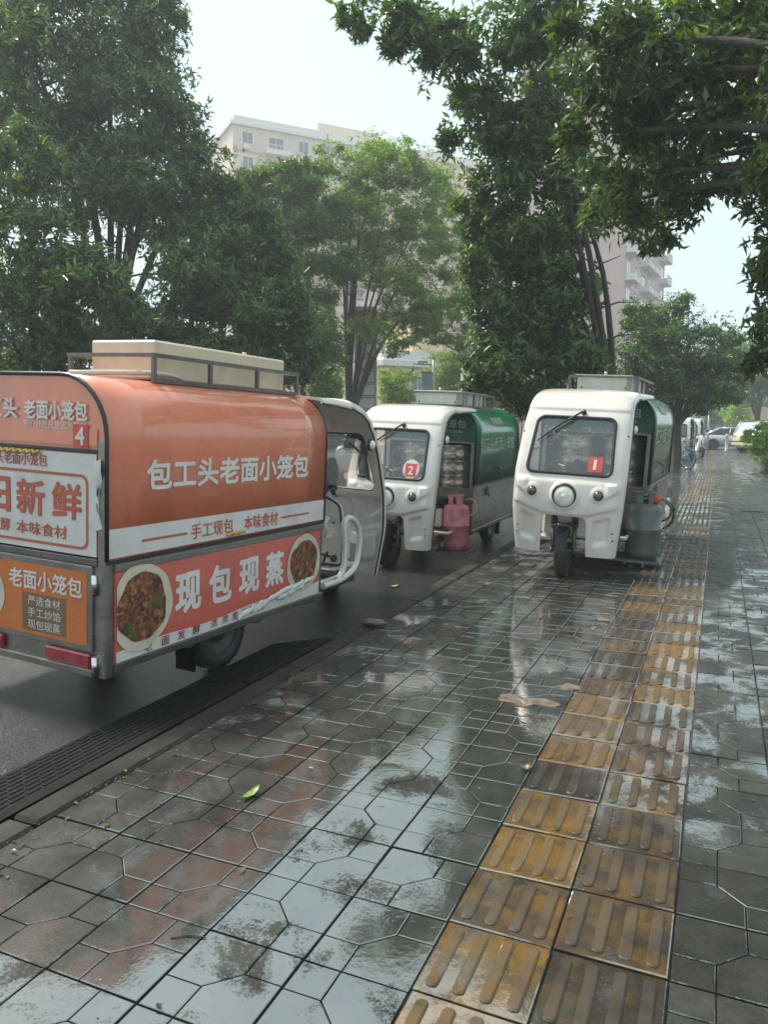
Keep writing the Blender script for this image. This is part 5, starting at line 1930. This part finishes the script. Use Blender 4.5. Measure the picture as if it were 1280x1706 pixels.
def bicycle(loc, rz, label, paint, r=.32, scale=1.0):
    root = empty('bicycle', loc, rz, label=label, category='bicycle', group='two-wheelers parked on the pavement')
    root.scale = (scale,) * 3
    spoked(r, root, -.52, r + .015)
    spoked(r, root, .52, r + .015)
    f = MB()
    f.tube([(.52, .06, r + .015), (.43, .055, .72), (.40, .0, .80)], .016, 7).tube([(.52, -.06, r + .015), (.43, -.055, .72), (.40, 0, .80)], .016, 7)
    f.tube([(.39, 0, .84), (.44, 0, .66)], .024, 8)
    f.tube(smooth_path([(.43, 0, .68), (.20, 0, .42), (-.05, 0, .30)], 4), .030, 8)
    f.tube([(-.05, 0, .30), (-.19, 0, .80)], .022, 8)
    f.tube([(-.05, .04, .30), (-.52, .06, r + .015)], .013, 6).tube([(-.05, -.04, .30), (-.52, -.06, r + .015)], .013, 6)
    f.tube([(-.15, .04, .66), (-.52, .06, r + .015)], .012, 6).tube([(-.15, -.04, .66), (-.52, -.06, r + .015)], .012, 6)
    for x in (-.52, .52):
        pts_ = [(x + (r + .03) * math.cos(R(a)), 0, r + .015 + (r + .03) * math.sin(R(a))) for a in range(15, 170, 12)]
        f.tube(pts_, .022, 6)
    f.build('frame', paint, root)
    hb = MB().tube([(.39, 0, .84), (.36, 0, 1.0)], .016, 7).tube(smooth_path([(.22, -.29, 1.04), (.32, -.22, 1.05), (.37, 0, 1.0), (.32, .22, 1.05), (.22, .29, 1.04)], 4), .012, 7)
    hb = hb.build('handlebar', M_CHROME, root)
    MB().tube([(.22, -.29, 1.04), (.13, -.31, 1.03)], .019, 8).tube([(.22, .29, 1.04), (.13, .31, 1.03)], .019, 8).build('grip', M_PLASTIC, hb)
    sd_ = MB()
    secs = []
    for x, w, z in ((-.33, .085, .86), (-.27, .10, .88), (-.18, .085, .875), (-.10, .04, .87), (-.03, .025, .86)):
        secs.append([(x, w * math.cos(R(a)), z + .028 * math.sin(R(a))) for a in range(0, 360, 36)])
    loft(sd_, secs)
    sd_.tube([(-.19, 0, .78), (-.20, 0, .86)], .014, 7)
    sd_.build('saddle', M_PLASTIC, root)
    bk = MB()
    for z in (.78, .86, .94, 1.0):
        bk.tube([(.48, -.15, z), (.74, -.15, z), (.74, .15, z), (.48, .15, z)], .006, 5, closed=True)
    for i in range(7):
        y = -.15 + .05 * i
        bk.tube([(.74, y, 1.0), (.72, y * .9, .75), (.50, y * .9, .75), (.48, y, 1.0)], .005, 4)
    for i in range(5):
        x = .50 + .055 * i
        bk.tube([(x, -.15, 1.0), (x, -.14, .76)], .005, 4).tube([(x, .15, 1.0), (x, .14, .76)], .005, 4)
    bk.build('basket', M_STEELDK, root)
    cr = MB().lathe([(.085, -.004), (.085, .004)], 24, Matrix.Translation((-.05, -.06, .30)) @ Matrix.Rotation(R(90), 4, 'X'))
    cr.tube([(-.05, -.07, .30), (.04, -.075, .17)], .011, 6).tube([(-.05, .07, .30), (-.14, .075, .43)], .011, 6).box((.0, -.17, .16), (.08, -.08, .185)).box((-.18, .08, .42), (-.10, .17, .445))
    cr.build('crank', M_STEELDK, root)
    rc = MB().box((-.78, -.07, .74), (-.30, .07, .755), .004).tube([(-.70, .06, .74), (-.52, .07, r)], .007, 5).tube([(-.70, -.06, .74), (-.52, -.07, r)], .007, 5)
    rc.build('carrier', paint, root)
    return root


bicycle((-1.35, 28.35, 0), R(-38), 'sky blue bicycle standing under the round street tree', M_BLUE)
bicycle((-1.03, 11.55, 0), R(-20), 'small low black bicycle half hidden behind the truck numbered 1', M_PLASTIC, .33, .62)


def scooter(loc, rz, label, paint):
    root = empty('scooter', loc, rz, label=label, category='scooter', group='two-wheelers parked on the pavement')
    for x in (-.60, .62):
        w = link('wheel', FRONT_WHEEL[0], root, Matrix.Translation((x, 0, .238)))
        link('rim', FRONT_WHEEL[1], w)
    b = MB()
    secs = []
    for x, w, z0, z1 in ((-.92, .06, .60, .70), (-.75, .15, .48, .76), (-.45, .17, .32, .76), (-.15, .16, .28, .70), (-.02, .14, .26, .36), (.25, .14, .26, .33), (.38, .15, .28, .55), (.46, .13, .40, .98), (.50, .07, .5, 1.02)):
        secs.append([(x, w * c, z0 + (z1 - z0) * (.5 + .5 * s_)) for c, s_ in ((1, -.7), (1, .6), (.7, 1), (-.7, 1), (-1, .6), (-1, -.7), (-.7, -1), (.7, -1))])
    loft(b, secs)
    b.build('body', paint, root)
    MB().box((-.82, -.14, .77), (-.12, .14, .85), .04).build('seat', M_BLACK, root)
    h = MB().tube([(.52, 0, .60), (.42, 0, 1.05)], .025, 8).tube(smooth_path([(.30, -.33, 1.05), (.40, -.2, 1.07), (.42, 0, 1.05), (.40, .2, 1.07), (.30, .33, 1.05)], 4), .013, 7)
    h.build('handlebar', M_STEELDK, root)
    for sg in (-1, 1):
        MB().tube([(.38, sg * .22, 1.07), (.40, sg * .27, 1.2)], .006, 5).lathe([(0, -.01), (.055, -.006), (.055, .006), (0, .01)], 14, Matrix.Translation((.40, sg * .28, 1.23)) @ Matrix.Rotation(R(90), 4, 'Y')).build('mirror', M_PLASTIC, root)
    MB().tube([(.64, .08, .24), (.54, .06, .62)], .018, 7).tube([(.64, -.08, .24), (.54, -.06, .62)], .018, 7).build('fork', M_STEELDK, root)
    return root


scooter((-.92, 39.6, 0), R(-70), 'white scooter beside the farthest food trucks', M_CARWHITE)
mb = MB()
vs_, fs_ = [], []
q = random.Random(8)
nu, nv_ = 14, 8
for i in range(nv_):
    t = i / (nv_ - 1)
    for j in range(nu):
        a = 6.2832 * j / nu
        rr_ = .15 * (math.sin(math.pi * (.12 + .80 * t)) ** .7) * (1 + .22 * q.uniform(-1, 1))
        vs_.append((rr_ * math.cos(a), rr_ * math.sin(a) * .8, .24 * t + .004))
fs_ = [(i * nu + j, i * nu + (j + 1) % nu, (i + 1) * nu + (j + 1) % nu, (i + 1) * nu + j) for i in range(nv_ - 1) for j in range(nu)]
mb.add(vs_, fs_ + [tuple(range(nu))[::-1], tuple((nv_ - 1) * nu + j for j in range(nu))], True)
o = mb.build('plastic_bag', M_WPRINT, label='crumpled white plastic bag on the paving behind the truck numbered 1', category='bag')
o.location = (-.98, 14.6, 0)

# ------------------------------------------------------------------ street furniture
M_PALE = plain('pale_concrete', (.50, .48, .45), .7, var=.12, scale=3, dirt=(.28, .26, .24), dirt_amt=.5, bmp=.3)
M_GREYMET = plain('grey_painted_metal', (.36, .38, .40), .4, .2, var=.08)
M_SIGNFACE = plain('weathered_sign_face', (.52, .48, .43), .5, var=.1, scale=2, dirt=(.34, .30, .26), dirt_amt=.5, dscale=1.5)
M_SIGNRED = plain('faded_red_header', (.50, .13, .06), .5, var=.1)
p = pt(609, 710, 30)
SG_RZ = YAW + R(6)
sg_ = empty('pylon_sign', (p.x, p.y, 0), SG_RZ, label='tall pale pylon sign of framed panels behind the forked slender tree', category='sign')
MB().box((-.44, -.16, 0), (.44, .16, 6.0), .02).build('column', M_PALE, sg_)
hdr = MB().box((-.44, -.185, 5.25), (.46, -.162, 5.85), .01).build('header', M_SIGNRED, sg_)
for k in range(9):
    z = .55 + k * .515
    fr = MB()
    fr.box((-.36, -.19, z), (.36, -.162, z + .03)).box((-.36, -.19, z + .43), (.36, -.162, z + .46)).box((-.36, -.188, z + .03), (-.33, -.162, z + .43)).box((.33, -.188, z + .03), (.36, -.162, z + .43))
    f_ = fr.build('panel_frame', M_STEELDK, sg_)
    MB().box((-.33, -.178, z + .03), (.33, -.163, z + .43)).build('panel', M_SIGNFACE, f_)

p = pt(722, 710, 30)
ms = empty('camera_mast', (p.x, p.y, 0), YAW, label='grey mast with a surveillance camera and control box above the truck numbered 2', category='camera mast')
MB().tube([(0, 0, 0), (0, 0, 4.0)], .055, 12).tube([(0, 0, 3.80), (-.78, 0, 3.86)], .03, 8).build('pole', M_GREYMET, ms)
bx = MB().box((-.46, -.16, 2.85), (-.07, .10, 3.50), .02)
bx.box((-.49, -.19, 3.50), (-.04, .13, 3.54), .01).build('control_box', plain('grey_blue_cabinet', (.30, .33, .36), .4, var=.06), ms)
cm = MB().lathe([(.07, 0), (.07, .10), (.04, .14), (.02, .2)], 16, Matrix.Translation((-.80, 0, 3.62)))
cm.lathe([(.0, -.075), (.05, -.055), (.07, 0)], 16, Matrix.Translation((-.80, 0, 3.62)))
cm.build('camera', M_GREYMET, ms)
MB().box((-.62, -.06, 3.88), (-.20, .06, 3.97), .02).build('bullet_camera', M_WPRINT, ms)
p = pt(770, 710, 36)
lp_ = empty('lamp_post', (p.x, p.y, 0), YAW, label='tall thin white lamp post rising behind the truck numbered 2', category='lamp post')
MB().tube([(0, 0, 0), (0, 0, .5), (0, 0, 7.0)], [.10, .075, .05], 12).build('pole', M_WPRINT, lp_)
MB().tube(smooth_path([(0, 0, 6.95), (.1, 0, 7.3), (.7, 0, 7.5)], 4), .03, 8).build('arm', M_WPRINT, lp_)
MB().box((.6, -.12, 7.44), (1.25, .12, 7.56), .04).build('lamp_head', M_GREYMET, lp_)

o = MB().box((-.17, -.17, 0), (.17, .17, 2.15), .02)
o = o.build('concrete_post', M_PALE, label='square pale concrete post at the end of the pavement', category='post')
o.location = (-.98, 47.3, 0)
po = empty('sign_pole', (-.60, 48.6, 0), label='thin grey pole beside the concrete post at the pavement end', category='pole')
MB().tube([(0, 0, 0), (0, 0, 2.2)], .045, 10).build('pole', M_GREYMET, po)
MB().tube([(0, 0, 1.25), (0, 0, 0)], .062, 10).build('sleeve', plain('reddish_grey_sleeve', (.25, .19, .21), .5, var=.1), po)
MB().lathe([(.06, 0), (.05, .06), (0, .08)], 12, Matrix.Translation((0, 0, 2.2))).build('cap', M_GREYMET, po)
bo = MB().lathe([(.11, 0), (.11, .03), (.085, .05), (.085, .86), (.10, .88), (.10, .92), (.05, .98), (0, .99)], 18)
bo = bo.build('bollard', M_PALE, label='short pale bollard in front of the silver car', category='bollard')
bo.location = (.42, 49.6, 0)

fn = empty('mesh_fence', (4, 66, ROAD_Z), label='green mesh fence beyond the parked cars at the street end', category='fence')
M_FENCE = plain('green_fence_paint', (.02, .22, .15), .45, var=.1)
for k in range(9):
    x = -10 + 2.6 * k
    MB().tube([(x, 0, 0), (x, 0, 1.9)], .05, 8).build('post', M_FENCE, fn)
    if k < 8:
        pn = MB()
        pn.box((x + .06, -.015, 1.72), (x + 2.54, .015, 1.80)).box((x + .06, -.015, .12), (x + 2.54, .015, .18))
        for i in range(17):
            xx = x + .10 + .14 * i
            pn.box((xx, -.008, .18), (xx + .03, .008, 1.72))
        for z in (.55, .95, 1.35):
            pn.box((x + .06, -.010, z), (x + 2.54, .010, z + .03))
        pn.build('panel', M_FENCE, fn)

# ------------------------------------------------------------------ buildings
M_WALLCREAM = plain('cream_tower_render', (.60, .50, .40), .8, var=.08, scale=.3, dirt=(.46, .38, .31), dirt_amt=.4, dscale=.2)
M_WALLPINK = plain('pink_tower_render', (.56, .385, .36), .8, var=.05, scale=.3, dirt=(.45, .32, .30), dirt_amt=.35, dscale=.25)
M_WALLYEL = plain('yellow_wall_render', (.62, .47, .27), .8, var=.08, scale=.6)
M_TRIM = plain('white_building_trim', (.66, .63, .60), .6, var=.05)
M_SALMON = plain('salmon_tile_band', (.52, .27, .18), .7, var=.1)


def window_mesh(w, h):
    key = ('win', w, h)
    def mk():
        mb = MB()
        mb.box((-w / 2, -.06, 0), (w / 2, .03, .09)).box((-w / 2, -.06, h - .09), (w / 2, .03, h)).box((-w / 2, -.055, .09), (-w / 2 + .08, .03, h - .09)).box((w / 2 - .08, -.055, .09), (w / 2, .03, h - .09)).box((-.03, -.05, .09), (.03, .03, h - .09))
        me = mb.mesh('window', M_TRIM)
        return me
    return cached(key, mk)


def pane_mesh(w, h):
    return cached(('pane', w, h), lambda: MB().box((-w / 2 + .08, -.02, .09), (w / 2 - .08, .0, h - .09)).mesh('pane', M_PANE))


def balcony_mesh(w):
    def mk():
        mb = MB().box((-w / 2, -1.1, -.16), (w / 2, .0, 0))
        mb.box((-w / 2, -1.1, 0), (w / 2, -1.03, .50)).box((-w / 2, -1.03, 0), (-w / 2 + .07, 0, .50)).box((w / 2 - .07, -1.03, 0), (w / 2, 0, .50))
        mb.box((-w / 2, -1.09, .98), (w / 2, -1.04, 1.05))
        n = int(w / .35)
        for i in range(n + 1):
            x = -w / 2 + .04 + (w - .08) * i / n
            mb.box((x - .02, -1.085, .50), (x + .02, -1.045, .98))
        return mb.mesh('balcony', M_TRIM)
    return cached(('balc', w), mk)


def tower(A, B, depth, height, wall, label, floors, cols, rz_flip=False, balc=(1,), name='apartment_tower', z_from=0, win=(1.5, 1.6), band=None, side=None):
    """Block whose front runs from A to B (ground points, left to right as seen); windows are parts of it."""
    A, B = Vector(A), Vector(B)
    d = (B - A)
    w = d.length
    rz = math.atan2(d.y, d.x)
    root = empty(name, (A.x, A.y, -.15), rz, label=label, category='building', group='apartment towers behind the trees')
    MB().box((0, 0, 0), (w, depth, height), .02).build('wall', wall, root)
    MB().box((-.35, -.35, height), (w + .35, depth + .35, height + .5), .03).box((.2, .2, height + .5), (w - .2, depth - .2, height + 1.3)).build('parapet', M_TRIM, root)
    MB().box((w * .35, depth * .3, height + 1.3), (w * .6, depth * .8, height + 4.0), .05).build('stair_head', wall, root)
    fh = height / floors
    cw = w / cols
    for f in range(z_from, floors):
        z = f * fh
        if band:
            MB().box((-.06, -.07, z - .12), (w + .06, -.002, z + .12)).build('floor_band', band, root)
        for c in range(cols):
            x = (c + .5) * cw
            if c % 3 in balc:
                o = link('balcony', balcony_mesh(round(cw * .86, 2)), root)
                o.location = (x, -.004, z + .05)
                dw = link('window', window_mesh(2.2, 2.2), root)
                dw.location = (x, -.01, z + .15)
                link('pane', pane_mesh(2.2, 2.2), dw)
            else:
                o = link('window', window_mesh(*win), root)
                o.location = (x, -.01, z + .95)
                link('pane', pane_mesh(*win), o)
                if (f * 7 + c * 3) % 4 < 2 and floors > 3:
                    ac = link('air_conditioner', cached('ac', lambda: MB().box((-.42, -.42, 0), (.42, -.08, .62), .03).lathe([(.24, 0), (.22, .012), (0, .014)], 20, Matrix.Translation((.08, -.42, .31)) @ Matrix.Rotation(R(90), 4, 'X')).mesh('air_conditioner', M_TRIM)), root)
                    ac.location = (x + (.3 if c % 2 else -.3), -.02, z + .18)
    return root


def gp(u, d):
    p = pt(u, 710, d)
    return (p.x, p.y, 0)


tower(gp(398, 104), gp(800, 122), 14, 40.5, M_WALLCREAM, 'cream apartment tower with rows of windows behind the trees in the middle', 13, 10, balc=(1,), z_from=2, band=M_SALMON)
# pink tower: a blank gable towards the left and a windowed front running away to the right
C0, C1 = Vector(gp(1032, 90)), Vector(gp(1098, 113))
tower(tuple(C0), tuple(C1), 13, 46, M_WALLPINK, 'pink apartment tower with a blank end wall, right of the street trees', 15, 6, balc=(0, 2), z_from=3)
tower(gp(-160, 30), gp(64, 33), 8, 4.15, M_WALLYEL, 'low yellow building under the branches at the far left', 1, 4, balc=(), name='low_building')
tower(gp(640, 62), gp(842, 70), 8, 6.4, M_WALLYEL, 'low yellow shop building behind the camera mast', 2, 6, balc=(), name='low_building', band=M_SALMON)
tower(gp(1150, 96), gp(1330, 100), 8, 4.6, M_WALLYEL, 'low yellow building beyond the green mesh fence', 1, 8, balc=(), name='low_building')

# ------------------------------------------------------------------ haze volume added to stand in for the lens bloom veil
hz, hn, hl_, hb_ = nodes_of('bloom_haze')
hn.remove(hb_)
pv = hn.new('ShaderNodeVolumePrincipled')
pv.inputs['Color'].default_value = (.86, .93, 1.0, 1)
pv.inputs['Density'].default_value = 0.0021
pv.inputs['Anisotropy'].default_value = 0.3
hl_.new(pv.outputs[0], hn['Material Output'].inputs['Volume'])
MB().box((-310, -310, -1.2), (310, 310, 52)).build('haze', hz, kind='stuff', label='thin bluish haze added over the street for the lens bloom veil', category='haze')
